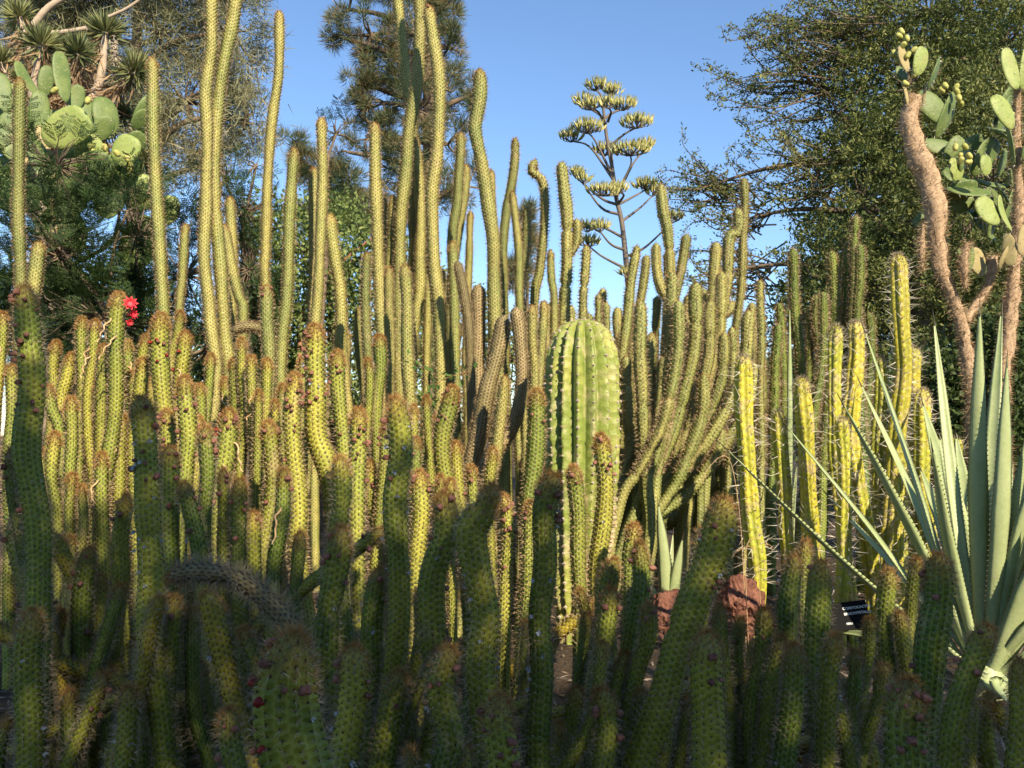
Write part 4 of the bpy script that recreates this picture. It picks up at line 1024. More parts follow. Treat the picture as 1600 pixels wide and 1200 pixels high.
# --- shaded foreground
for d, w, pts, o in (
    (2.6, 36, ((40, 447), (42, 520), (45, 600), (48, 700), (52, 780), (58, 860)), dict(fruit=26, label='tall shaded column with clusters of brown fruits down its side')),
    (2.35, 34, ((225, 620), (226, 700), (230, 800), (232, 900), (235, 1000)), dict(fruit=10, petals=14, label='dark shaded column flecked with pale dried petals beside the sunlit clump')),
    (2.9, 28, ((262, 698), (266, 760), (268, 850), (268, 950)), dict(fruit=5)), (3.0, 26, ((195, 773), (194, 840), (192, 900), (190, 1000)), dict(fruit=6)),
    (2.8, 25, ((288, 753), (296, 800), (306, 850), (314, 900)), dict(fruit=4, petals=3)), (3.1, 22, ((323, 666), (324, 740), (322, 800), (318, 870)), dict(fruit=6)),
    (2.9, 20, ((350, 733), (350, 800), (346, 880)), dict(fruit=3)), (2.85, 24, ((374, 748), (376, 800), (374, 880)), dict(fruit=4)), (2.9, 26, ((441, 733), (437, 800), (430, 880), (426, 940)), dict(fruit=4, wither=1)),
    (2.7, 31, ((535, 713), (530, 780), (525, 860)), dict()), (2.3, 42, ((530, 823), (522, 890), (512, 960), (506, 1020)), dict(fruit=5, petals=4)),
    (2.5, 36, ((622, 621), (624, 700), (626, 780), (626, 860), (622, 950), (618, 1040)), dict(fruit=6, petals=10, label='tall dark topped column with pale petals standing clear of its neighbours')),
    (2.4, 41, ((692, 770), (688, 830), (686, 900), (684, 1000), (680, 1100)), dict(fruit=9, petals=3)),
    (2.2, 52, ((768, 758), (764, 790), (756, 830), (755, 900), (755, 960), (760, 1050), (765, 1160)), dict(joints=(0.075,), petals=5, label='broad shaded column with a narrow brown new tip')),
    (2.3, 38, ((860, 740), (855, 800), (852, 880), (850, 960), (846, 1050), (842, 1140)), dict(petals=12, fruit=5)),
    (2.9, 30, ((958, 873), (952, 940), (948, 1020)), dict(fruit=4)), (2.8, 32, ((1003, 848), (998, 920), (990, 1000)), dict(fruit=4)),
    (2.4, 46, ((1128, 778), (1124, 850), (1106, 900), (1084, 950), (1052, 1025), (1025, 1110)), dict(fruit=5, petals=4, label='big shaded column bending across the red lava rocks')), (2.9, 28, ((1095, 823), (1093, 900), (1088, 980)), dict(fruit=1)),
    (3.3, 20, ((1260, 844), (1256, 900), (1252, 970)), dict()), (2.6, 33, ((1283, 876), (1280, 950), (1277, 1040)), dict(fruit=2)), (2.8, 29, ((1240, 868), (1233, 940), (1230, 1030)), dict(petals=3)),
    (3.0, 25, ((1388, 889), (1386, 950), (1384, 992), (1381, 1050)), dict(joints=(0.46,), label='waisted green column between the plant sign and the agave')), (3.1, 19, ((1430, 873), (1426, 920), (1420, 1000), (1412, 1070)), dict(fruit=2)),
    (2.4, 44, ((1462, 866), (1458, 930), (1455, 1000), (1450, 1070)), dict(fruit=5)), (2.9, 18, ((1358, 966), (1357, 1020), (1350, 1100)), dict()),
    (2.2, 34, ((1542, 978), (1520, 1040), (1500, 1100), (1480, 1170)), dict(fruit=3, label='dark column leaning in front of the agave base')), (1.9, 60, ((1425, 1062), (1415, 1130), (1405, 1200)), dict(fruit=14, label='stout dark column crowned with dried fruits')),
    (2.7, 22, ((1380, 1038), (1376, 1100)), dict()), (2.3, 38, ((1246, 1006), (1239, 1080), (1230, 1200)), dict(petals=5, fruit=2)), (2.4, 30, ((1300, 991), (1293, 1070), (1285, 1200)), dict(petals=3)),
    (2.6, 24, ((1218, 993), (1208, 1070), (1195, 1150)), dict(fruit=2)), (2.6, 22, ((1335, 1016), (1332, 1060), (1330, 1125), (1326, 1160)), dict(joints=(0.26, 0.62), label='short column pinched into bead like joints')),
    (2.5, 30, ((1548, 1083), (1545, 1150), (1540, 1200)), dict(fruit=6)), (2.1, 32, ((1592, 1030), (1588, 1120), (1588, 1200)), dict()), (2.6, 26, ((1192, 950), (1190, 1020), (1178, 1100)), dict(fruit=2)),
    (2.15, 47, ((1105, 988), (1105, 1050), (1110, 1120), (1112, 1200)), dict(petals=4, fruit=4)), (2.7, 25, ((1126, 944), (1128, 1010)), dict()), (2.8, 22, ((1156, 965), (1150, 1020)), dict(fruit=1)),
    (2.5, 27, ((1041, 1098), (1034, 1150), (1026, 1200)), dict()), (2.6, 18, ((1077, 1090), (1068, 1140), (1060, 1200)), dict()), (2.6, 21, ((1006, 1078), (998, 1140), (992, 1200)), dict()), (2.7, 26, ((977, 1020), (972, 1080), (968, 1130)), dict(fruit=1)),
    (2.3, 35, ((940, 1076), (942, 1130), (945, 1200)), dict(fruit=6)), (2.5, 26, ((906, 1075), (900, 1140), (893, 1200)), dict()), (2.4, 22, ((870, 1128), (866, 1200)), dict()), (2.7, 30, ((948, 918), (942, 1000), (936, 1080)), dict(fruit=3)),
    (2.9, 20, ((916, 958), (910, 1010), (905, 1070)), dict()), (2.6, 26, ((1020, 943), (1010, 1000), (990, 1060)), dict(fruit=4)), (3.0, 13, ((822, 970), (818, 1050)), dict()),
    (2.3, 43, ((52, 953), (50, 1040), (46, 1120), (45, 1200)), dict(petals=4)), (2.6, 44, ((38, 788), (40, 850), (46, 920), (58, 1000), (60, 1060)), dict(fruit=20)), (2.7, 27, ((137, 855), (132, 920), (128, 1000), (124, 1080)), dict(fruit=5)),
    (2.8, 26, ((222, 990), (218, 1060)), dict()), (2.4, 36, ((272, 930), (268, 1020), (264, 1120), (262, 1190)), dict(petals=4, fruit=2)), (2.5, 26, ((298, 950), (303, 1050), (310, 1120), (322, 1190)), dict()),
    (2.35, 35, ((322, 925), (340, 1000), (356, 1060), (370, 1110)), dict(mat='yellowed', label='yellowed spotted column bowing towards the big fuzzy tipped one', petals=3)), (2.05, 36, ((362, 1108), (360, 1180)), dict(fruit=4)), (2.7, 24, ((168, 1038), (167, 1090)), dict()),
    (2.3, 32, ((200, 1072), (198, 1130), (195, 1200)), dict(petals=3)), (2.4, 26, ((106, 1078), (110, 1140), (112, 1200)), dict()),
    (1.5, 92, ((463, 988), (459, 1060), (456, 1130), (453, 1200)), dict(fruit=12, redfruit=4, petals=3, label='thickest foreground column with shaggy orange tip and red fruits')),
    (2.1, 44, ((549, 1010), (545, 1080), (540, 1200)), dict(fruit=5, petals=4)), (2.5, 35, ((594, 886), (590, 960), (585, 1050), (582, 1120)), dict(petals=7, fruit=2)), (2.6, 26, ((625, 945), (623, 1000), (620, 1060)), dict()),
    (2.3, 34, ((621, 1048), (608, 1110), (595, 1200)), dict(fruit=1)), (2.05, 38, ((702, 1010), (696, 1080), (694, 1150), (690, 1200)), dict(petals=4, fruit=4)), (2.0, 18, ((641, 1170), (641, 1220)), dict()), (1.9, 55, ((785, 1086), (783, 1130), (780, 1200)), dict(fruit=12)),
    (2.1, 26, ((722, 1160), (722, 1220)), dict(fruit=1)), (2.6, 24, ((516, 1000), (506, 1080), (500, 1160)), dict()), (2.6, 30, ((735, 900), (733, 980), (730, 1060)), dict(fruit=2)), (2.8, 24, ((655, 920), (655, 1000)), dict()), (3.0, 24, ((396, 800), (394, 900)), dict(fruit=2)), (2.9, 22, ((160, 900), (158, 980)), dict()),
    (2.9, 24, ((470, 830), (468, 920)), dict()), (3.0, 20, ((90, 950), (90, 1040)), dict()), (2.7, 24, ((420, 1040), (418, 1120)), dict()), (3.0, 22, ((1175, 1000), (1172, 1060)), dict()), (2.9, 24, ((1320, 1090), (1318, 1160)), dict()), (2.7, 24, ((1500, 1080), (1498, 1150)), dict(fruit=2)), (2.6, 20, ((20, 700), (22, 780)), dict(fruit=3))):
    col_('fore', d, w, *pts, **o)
# --- slim stems leaning and sprawling low in the shade
_r = random.Random(8)
for _k in range(34):
    _x = 20 + 46.5 * _k + _r.uniform(-18, 18); _y = _r.uniform(900, 1130); _y = max(_y, 1060) if (980 < _x < 1200 or 1270 < _x < 1380) else _y; _l = _r.choice((-1, 1)) * _r.uniform(10, 75)
    col_('fore', _r.uniform(2.3, 3.1), _r.uniform(15, 26), (_x, _y), (_x + _l * 0.35, _y + 55), (_x + _l * 0.8, _y + 140), fruit=_r.choice((0, 0, 2, 4)), mat='yellowed' if _k % 4 == 1 else 'fore')
for _x, _y, _l, _h, _lab in ((560, 1120, 110, 34, 'brownish stem lying under the columns beside the shaggy tipped one'), (860, 1090, -120, 40, 'yellow stem lying low before the barrel cactus'), (1010, 1150, 100, 20, 'short stem lying at the foot of the bending column'), (1300, 1150, -110, 36, 'spotted stem lying in the shade below the plant sign'), (330, 1160, -120, 30, 'yellow stem sprawling at the foot of the bowing spotted column')):
    col_('fore', 2.95, 23, (_x, _y), (_x + _l * 0.5, _y + _h * 0.5), (_x + _l, _y + _h), lie=1, label=_lab, mat='fore' if 'brownish' in _lab else 'yellowed')
# --- fallen and drooping stems
col_('fore', 2.9, 23, (600, 828), (545, 868), (480, 915), (370, 1003), lie=1, fruit=5, label='fallen spotted stem propped diagonally behind the shaggy tipped column')
col_('fore', 2.15, 30, (264, 905), (300, 894), (370, 903), (430, 948), (458, 990), (470, 1050), droop=1, shag=1, joints=(0.33,), label='bristly brownish stem arching over the yellowed spotted column', mat='dry')
col_('fore', 3.0, 24, (78, 832), (110, 890), (150, 978), (170, 1030), lie=1, mat='yellowed', label='yellow spotted stem slanting down through the shade')
col_('fore', 2.75, 24, (-20, 975), (80, 1028), (170, 1062), lie=1, mat='yellowed', label='yellowed stem lying across the soil under the shaded columns')
col_('fore', 2.6, 22, (236, 1064), (185, 1092), (130, 1120), lie=1, mat='yellowed', label='short yellow stem lying by a shaggy tipped column')
col_('mid', 3.4, 24, (934, 940), (905, 962), (870, 992), lie=1, mat='yellowed', label='sunlit yellow stem lying below the barrel cactus')
col_('fore', 2.8, 24, (1200, 1040), (1150, 1062), (1080, 1080), lie=1, mat='yellowed', label='yellow stem lying behind the bending column')

def raw_line(c):
    d = c['d']; o = c['o']
    pts = [P(x, y, d) for x, y in c['pts']]
    if o.get('arm'):
        return pts
    last = pts[-1]
    if o.get('lie'):
        v = pts[-1] - pts[-2]
        v = v / np.linalg.norm(v)
        v[1] += 0.25
        if v[2] < -0.15:
            k = min((last[2] - 0.02) / -v[2], 0.9)
            if k > 0.05:
                pts.append(last + v * k)
        return pts
    if last[2] > 0.1:
        v = pts[-1] - pts[-2]
        sl = np.clip(v[0] / max(0.05, -v[2]), -0.5, 0.5) if v[2] < 0 else 0
        h = last[2]
        fx = c.setdefault('fx', rng.normal() * 0.09 * min(1, h))
        pts.append(np.array([last[0] + sl * min(h * 0.45, 0.2) + fx * 0.6, d, h * 0.5]))
        pts.append(np.array([last[0] + sl * min(h * 0.45, 0.2) * 1.15 + fx, d, -0.06]))
    return pts

ZG = np.arange(0.05, 4.3, 0.08)
def zsample(c):
    ln = smooth_line(raw_line(c), 0.05)
    o = np.argsort(ln[:, 2])
    z = ln[o, 2]
    x = np.interp(ZG, z, ln[o, 0], left=np.nan, right=np.nan)
    y = np.interp(ZG, z, ln[o, 1], left=np.nan, right=np.nan)
    return np.stack([x, y], 1)

def spread_columns():
    """stand columns that would run into each other a little further back"""
    idx = [i for i, c in enumerate(C) if not (c['o'].get('arm') or c['o'].get('lie') or c['o'].get('droop'))]
    S = np.array([zsample(C[i]) for i in idx])
    for it in range(60):
        r = np.array([px(C[i]['w'] / 2, C[i]['d']) for i in idx])
        moved = set()
        for a in range(len(idx)):
            D2 = np.sqrt(((S[a][None] - S) ** 2).sum(-1))
            with np.errstate(all='ignore'):
                dm = np.nanmin(np.where(np.isnan(D2), 99, D2), 1)
            bad = np.where(dm < (r + r[a]) * 0.98)[0]
            for b in bad:
                if b == a:
                    continue
                k = a if (C[idx[a]]['d'], a) > (C[idx[b]]['d'], b) else b
                if k in moved:
                    continue
                moved.add(k)
                C[idx[k]]['d'] += 0.02 + 0.5 * (r[a] + r[b] - dm[b])
        for k in moved:
            S[k] = zsample(C[idx[k]])
        if not moved:
            break
spread_columns()
_ids = {c['o']['id']: c for c in C if c['o'].get('id')}
for c in C:
    if c['o'].get('arm'):
        c['d'] = _ids[c['o']['arm']]['d']

# small shared pieces
def lump(seed, n=1):
    import bmesh
    bm = bmesh.new()
    bmesh.ops.create_icosphere(bm, subdivisions=2, radius=1)
    rr = random.Random(seed)
    ph = [rr.uniform(0, 6) for _ in range(6)]
    for v in bm.verts:
        p = v.co
        k = 1 + 0.16 * math.sin(5 * p.x + ph[0]) + 0.14 * math.sin(6 * p.y + ph[1]) + 0.12 * math.sin(7 * p.z + ph[2]) + rr.uniform(-0.06, 0.06)
        v.co = p * k
        v.co.z *= 1.15
    me = bpy.data.meshes.new('dried_fruit')
    bm.to_mesh(me); bm.free()
    return me
FRUIT = [lump(s) for s in range(4)]
for m in FRUIT:
    m.materials.append(M['dried'])
    m.polygons.foreach_set('use_smooth', [True] * len(m.polygons))
RED = lump(9); RED.materials.append(M['redfruit']); RED.polygons.foreach_set('use_smooth', [True] * len(RED.polygons))
def petal_mesh(seed):
    rr = np.random.default_rng(seed)
    mb = MB()
    for k in range(4):
        a = k * 1.57 + rr.normal() * 0.4
        o = np.array([math.cos(a), math.sin(a), 0]); s = np.array([-math.sin(a), math.cos(a), 0])
        mb.add([np.zeros(3), o * 0.5 + s * 0.35 + [0, 0, 0.5], o * 0.75 + [0, 0, 1.0], o * 0.5 - s * 0.35 + [0, 0, 0.5]], quads=[(0, 1, 2, 3)])
    return mb.mesh('dried_petal', [M['petal']])
PETAL = [petal_mesh(s) for s in range(3)]

def build_column(c, parent_obj=None):
    st = dict(STYLE[c['style']]); o = c['o']; d = c['d']
    R0 = px(c['w'] / 2, d)
    pts = raw_line(c)
    ln = smooth_line(pts, st['step'])
    s = np.concatenate([[0], np.cumsum(np.linalg.norm(np.diff(ln, axis=0), axis=1))])
    # extra rings in the dome of the tip
    Lc = R0 * (2.4 if c['style'] in ('mid', 'fore', 'tall') else 1.8)
    ss = np.unique(np.concatenate([Lc * np.array([0, 0.02, 0.08, 0.2, 0.36, 0.55, 0.78]), s[s > Lc * 0.9]]))
    ln = np.stack([np.interp(ss, s, ln[:, k]) for k in range(3)], 1)
    # stems are never dead straight
    amp = 0.09 * R0; wf = rng.uniform(4, 12, 2)
    ph = rng.random(4) * 6.28
    ln = ln + np.stack([amp * np.sin(ss * wf[0] + ph[0]) * np.sin(ss * 1.7 + ph[1]) * 1.4, amp * np.sin(ss * wf[1] + ph[1]), 0 * ss], 1) * np.clip(ss / 0.1, 0, 1)[:, None]
    rad = R0 * np.sqrt(np.clip(1 - (1 - np.clip(ss / Lc, 0, 1)) ** 2.3, 0, 1))
    rad *= (1 + 0.06 * np.sin(ss * 8 + ph[2]) + 0.035 * np.sin(ss * 23 + ph[3])) * rng.uniform(0.92, 1.12)
    vis = np.linalg.norm(np.diff(np.array([P(x, y, d) for x, y in c['pts']]), axis=0), axis=1).sum()
    jj = list(o.get('joints', ()))
    if c['style'] == 'joint' and not jj and not o.get('arm') and rng.random() < 0.7:
        jj = [rng.uniform(0.3, 0.7)]
    if c['style'] in ('tall', 'mid', 'fore') and not jj and rng.random() < 0.4:
        jj = [rng.uniform(0.15, 0.8)]; soft = 0.16
    else:
        soft = 0.34
    for j in jj:
        rad *= 1 - soft * np.exp(-((ss - j * vis) / (0.35 * R0)) ** 2)
    if o.get('arm'):
        rad *= np.interp(ss, [ss[-1] - 0.12, ss[-1]], [1, 0.75])
    rad[0] = 1e-4
    ribs, vpr, dep = st['ribs'], st['vpr'], st['depth']
    m = ribs * vpr
    j = np.arange(m + 1)
    fr = (j / vpr) % 1.0
    prof = 1 - dep * (np.abs(2 * fr - 1) if vpr == 2 else np.clip((np.abs(2 * fr - 1) - 0.4) / 0.6, 0, 1))
    th = 2 * np.pi * j / m + rng.random() * 6.28
    T, U, W = frames(ln)
    dirs = np.cos(th)[None, :, None] * U[:, None] + np.sin(th)[None, :, None] * W[:, None]
    V = ln[:, None] + rad[:, None, None] * prof[None, :, None] * dirs
    n = len(ln)
    Vm = V[:, :m].reshape(-1, 3)
    a, b = np.meshgrid(np.arange(n - 1), np.arange(m), indexing='ij')
    bn = (b + 1) % m
    q = np.stack([a * m + b, a * m + bn, (a + 1) * m + bn, (a + 1) * m + b], -1).reshape(-1, 4)
    vv = ss / st['spac']
    uv = np.stack([np.stack([b / vpr, vv[a]], -1), np.stack([(b + 1) / vpr, vv[a]], -1), np.stack([(b + 1) / vpr, vv[a + 1]], -1), np.stack([b / vpr, vv[a + 1]], -1)], 2).reshape(-1, 4, 2)
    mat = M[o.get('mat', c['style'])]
    me = mesh_np('stem', Vm, [q], [mat], None, [uv], True)
    # spines along the rib crests
    na = int(ss[-1] / st['spac'])
    k, i = np.meshgrid(np.arange(ribs), np.arange(1, max(2, na)), indexing='ij')
    sa = (i + 0.5 - 0.5 * (k % 2)).ravel() * st['spac']
    k = k.ravel()
    C0 = np.stack([np.interp(sa, ss, ln[:, q_]) for q_ in range(3)], 1)
    ra = np.interp(sa, ss, rad)
    Tt = unit(np.stack([np.interp(sa, ss, T[:, q_]) for q_ in range(3)], 1)); Uu = unit(np.stack([np.interp(sa, ss, U[:, q_]) for q_ in range(3)], 1))
    Ww = np.cross(Uu, Tt)
    ta = th[0] + 2 * np.pi * (k + 0.5) / ribs
    dr = np.cos(ta)[:, None] * Uu + np.sin(ta)[:, None] * Ww
    base = C0 + dr * ra[:, None] * 0.985
    keep = (base[:, 2] > (0.85 if d > 5.4 else 0.3 if d > 3.2 else 0.12))
    base, dr, Tt = base[keep], dr[keep], Tt[keep]
    ns = st['ns'] * (2 if o.get('shag') else 1)
    base = np.repeat(base, ns, 0); dr = np.repeat(dr, ns, 0)
    dd = dr + rng.normal(size=dr.shape) * (0.55 if c['style'] != 'corry' else 0.6) + np.array([0, 0, 0.12])
    L = rng.uniform(0.45, 1.25, len(base)) * st['sl'] * (1.5 if o.get('shag') else 1)
    Vs, ts = needles(base, dd, L, st['sw'])
    # shaggy hairs round the growing tip
    nt = int(st['tipn'] * (R0 / 0.04) ** 1.2)
    lt = min(0.09, 2.2 * R0)
    u = rng.random(nt) ** 1.6 * lt
    Ct = np.stack([np.interp(u, ss, ln[:, q_]) for q_ in range(3)], 1)
    rt = np.interp(u, ss, rad)
    al = rng.random(nt) * 6.28
    dt = np.cos(al)[:, None] * U[2] + np.sin(al)[:, None] * W[2]
    bt = Ct + dt * rt[:, None] * 0.97
    Vt, tt = needles(bt, dt * 0.8 - T[2] * (1.1 - u[:, None] / lt * 0.8) + rng.normal(size=bt.shape) * 0.3, rng.uniform(0.35, 1.0, nt) * min(max(st['sl'], 0.014), 0.03) * 1.1, st['sw'] * 1.1)
    Vall = np.vstack([Vs, Vt]); tall = np.vstack([ts, tt + len(Vs)])
    sm = mesh_np('spines', Vall, [tall], [M[st['smat']], M[st['tip']]], np.concatenate([np.zeros(len(ts)), np.ones(len(tt))]))
    return ln, ss, rad, (U, W, T), me, sm

LAND = [('the red flowering column', 205, 480, 3.9), ('the ribbed barrel cactus', 910, 640, 4.8), ('the red lava rocks', 1100, 950, 4.8), ('the large agave', 1540, 900, 3.9), ('the dark feathery shrub', 140, 400, 7.6),
        ('the pine', 640, 150, 24), ('the arching brown stem', 350, 930, 2.15), ('the black plant sign', 1322, 962, 4.4), ('the agave flower stalk', 950, 300, 14), ('the thorn tree', 1300, 300, 12.5),
        ('the shaggy tipped thick column', 463, 1000, 1.5), ('the narrow tipped broad column', 760, 800, 2.2), ('the leaning weathered column', 770, 600, 5.3), ('the twin tall columns', 340, 200, 5.8), ('the light green shrub', 500, 430, 9.5), ('the tree prickly pear', 1480, 300, 6.8), ('the slanting shaded column', 1100, 780, 5.8), ('the scarred yellow cactus', 1256, 700, 4.8), ('the lone thin column', 436, 100, 6.4), ('the fruit crusted column', 492, 560, 3.6), ('the fruit laden shaded column', 40, 600, 2.6), ('the bending column', 1090, 960, 2.4), ('the small pale agave', 1045, 880, 4.7), ('the vine sapling', 660, 620, 4.4), ('the crooked knobbly column', 840, 300, 6.3), ('the fallen diagonal stem', 500, 900, 2.9)]

def auto_label(c):
    o = c['o']; d = c['d']
    x, y = c['pts'][0]
    R0 = px(c['w'] / 2, d)
    th = 'slim' if R0 < 0.03 else 'stout' if R0 > 0.048 else 'medium'
    z = P(x, y, d)[2]
    ht = 'low' if z < 0.6 else 'short' if z < 0.95 else 'tall' if z > 2.0 else ''
    dx = (c['pts'][-1][0] - x) / max(20, c['pts'][-1][1] - y)
    lean = 'leaning' if abs(dx) > 0.16 else ''
    ft = 'with red fruits' if o.get('redfruit') else 'with withered flowers' if o.get('wither') else 'thick with dried fruits' if o.get('fruit', 0) > 9 else 'with dried fruits and petals' if o.get('fruit') and o.get('petals') else 'with dried fruits' if o.get('fruit', 0) > 3 else 'with a few dried fruits' if o.get('fruit') else 'with pale petals' if o.get('petals') else ''
    best = min(LAND, key=lambda l: math.hypot(l[1] - x, l[2] - y) + 14 * abs(l[3] - d))
    rel = 'before' if d < best[3] - 0.5 else 'behind' if d > best[3] + 0.5 else 'beside'
    return ' '.join(w for w in (th, ht, lean, 'yellowed' if o.get('mat') == 'yellowed' else STYLE[c['style']]['word'], 'column', ft, rel, best[0]) if w)

def flower_piece(root, p, out, scale, name='flower'):
    mb = MB()
    out = unit(np.asarray(out, dtype=float))
    t1 = unit(np.cross(out, [0.3, 0.2, 1.0])); t2 = np.cross(out, t1)
    L = scale * 1.5
    mb.tube(np.array([p, p + out * L * 0.5, p + out * L]), [scale * 0.22, scale * 0.3, scale * 0.36], 8)
    tube = part('flower', mb.mesh('flower', [M['flower']], True), root)
    for ring, (cnt, ang, ln) in enumerate(((9, 1.05, 1.0), (8, 0.6, 0.9))):
        for k in range(cnt):
            a = 2 * math.pi * (k + 0.5 * ring) / cnt
            r = t1 * math.cos(a) + t2 * math.sin(a)
            e = unit(r * math.sin(ang) + out * math.cos(ang))
            s = np.cross(e, r); s = unit(s if np.linalg.norm(s) > 1e-3 else t1)
            s = unit(np.cross(out, r))
            b = p + out * L * 0.95 + r * scale * 0.25
            V = [b - s * scale * 0.14, b + e * scale * ln * 0.55 - s * scale * 0.2, b + e * scale * ln + out * -0.1 * scale, b + e * scale * ln * 0.55 + s * scale * 0.2, b + s * scale * 0.14]
            m2 = MB(); m2.add(V, quads=[(0, 1, 3, 4)], tris=[(1, 2, 3)])
            part('petal', m2.mesh('petal', [M['flower']]), tube)

ORD = ['tallest', 'second tallest', 'third tallest', 'fourth tallest', 'fifth tallest', 'sixth tallest', 'seventh tallest', 'eighth tallest', 'ninth tallest']
same = {}
for c in C:
    if not c['o'].get('arm'):
        c['label'] = c['o'].get('label') or auto_label(c)
        for wd in ('medium ', 'leaning ', 'a few ', 'dark ', 'short ', 'slim '):
            if len(c['label'].split()) > 12 and not c['o'].get('label'):
                c['label'] = c['label'].replace(wd, '', 1)
        same.setdefault(c['label'], []).append(c)
for lab, cs in same.items():
    if len(cs) > 1:
        cs.sort(key=lambda c: -P(*c['pts'][0], c['d'])[2])
        for k, c in enumerate(cs):
            w = ('taller of two' if k == 0 else 'shorter of two') if len(cs) == 2 else 'shortest here' if k == len(cs) - 1 else ORD[min(k, 8)] + ' here'
            c['label'] = lab + ', ' + w
for c in C:
    if 'label' in c:
        for wd in ('medium ', 'leaning ', 'a few ', 'slim ', 'short '):
            if len(c['label'].split()) > 16:
                c['label'] = c['label'].replace(wd, '', 1)

roots = {}
for c in sorted(C, key=lambda c: 1 if c['o'].get('arm') else 0):
    o = c['o']
    ln, ss, rad, (U, W, T), me, sm = build_column(c)
    if o.get('arm'):
        root = roots[o['arm']]
        stem = part('branch', me, root)
    else:
        foot = ln[-1].copy(); foot[2] = 0
        root = empty('torch_cactus', foot, c['label'], 'cactus', GROUP[c['style']])
        if o.get('id'):
            roots[o['id']] = root
        stem = part('stem', me, root)
    part('spines', sm, stem, 'stuff')
    off = Vector(root.location)
    # dried fruits, red fruits and petals sit on the skin
    R0 = rad.max()
    for kind, cnt in (('dried_fruit', o.get('fruit', 0)), ('fruit', o.get('redfruit', 0)), ('dried_petal', o.get('petals', 0))):
        side = rng.uniform(-2.6, -0.4)
        for k in range(cnt):
            if kind == 'dried_fruit':
                s0 = 0.02 + (0.06 + 0.012 * cnt) * rng.random() ** 1.3 + (0.3 if rng.random() < 0.2 else 0) * rng.random()
            elif kind == 'fruit':
                s0 = rng.uniform(0.05, 0.22)
            else:
                s0 = rng.uniform(0.08, 0.55)
            s0 = min(s0, ss[-1] * 0.8)
            a = side + rng.normal() * 1.1 if kind != 'dried_petal' else rng.uniform(-3.1, 0.1)
            i = np.searchsorted(ss, s0)
            i = min(max(i, 2), len(ss) - 2)
            cpt = np.array([np.interp(s0, ss, ln[:, q_]) for q_ in range(3)]); r_ = np.interp(s0, ss, rad)
            dr = U[i] * math.cos(a) + W[i] * math.sin(a)
            if kind == 'dried_fruit':
                me_, sc = FRUIT[rng.integers(4)], rng.uniform(0.0045, 0.0095)
            elif kind == 'fruit':
                me_, sc = RED, rng.uniform(0.006, 0.0085)
            else:
                me_, sc = PETAL[rng.integers(3)], rng.uniform(0.006, 0.012)
            po = bpy.data.objects.new(kind, me_)
            col.objects.link(po); po.parent = root
            po.location = Vector(cpt + dr * (r_ + (sc * 0.6 if kind != 'dried_petal' else 0.001))) - off
            po.rotation_euler = Vector(dr + rng.normal(size=3) * 0.25).to_track_quat('Z', 'Y').to_euler()
            po.scale = (sc, sc, sc * rng.uniform(0.9, 1.3))
    for k in range(o.get('wither', 0)):
        s0 = rng.uniform(0.08, 0.25); a = rng.uniform(-2.2, -0.6)
        cpt = np.array([np.interp(s0, ss, ln[:, q_]) for q_ in range(3)]); r_ = np.interp(s0, ss, rad)
        dr = U[4] * math.cos(a) + W[4] * math.sin(a)
        p = cpt + dr * r_
        pts = [p]
        for q_ in range(6):
            p = p + dr * (0.012 if q_ < 2 else 0.002) + np.array([rng.normal() * 0.01, rng.normal() * 0.006, -0.018])
            pts.append(p)
        cl = smooth_line(pts, 0.008)
        cl = cl + np.stack([0.004 * np.sin(np.arange(len(cl)) * 1.1), 0.004 * np.cos(np.arange(len(cl)) * 1.3), 0 * np.arange(len(cl))], 1)
        mb = MB(); mb.tube(cl, np.linspace(0.004, 0.0025, len(cl)), 5)
        part('withered_flower', mb.mesh('withered_flower', [M['straw']], True), root)
    if o.get('flower'):
        dF = c['d'] - 0.03
        flower_piece(root, P(201, 480, dF), (0.45, -0.75, 0.2), px(11, dF))
        flower_piece(root, P(199, 492, dF), (0.9, -0.4, 0.05), px(8, dF))
        flower_piece(root, P(197, 502, dF), (0.8, -0.5, -0.25), px(6, dF))

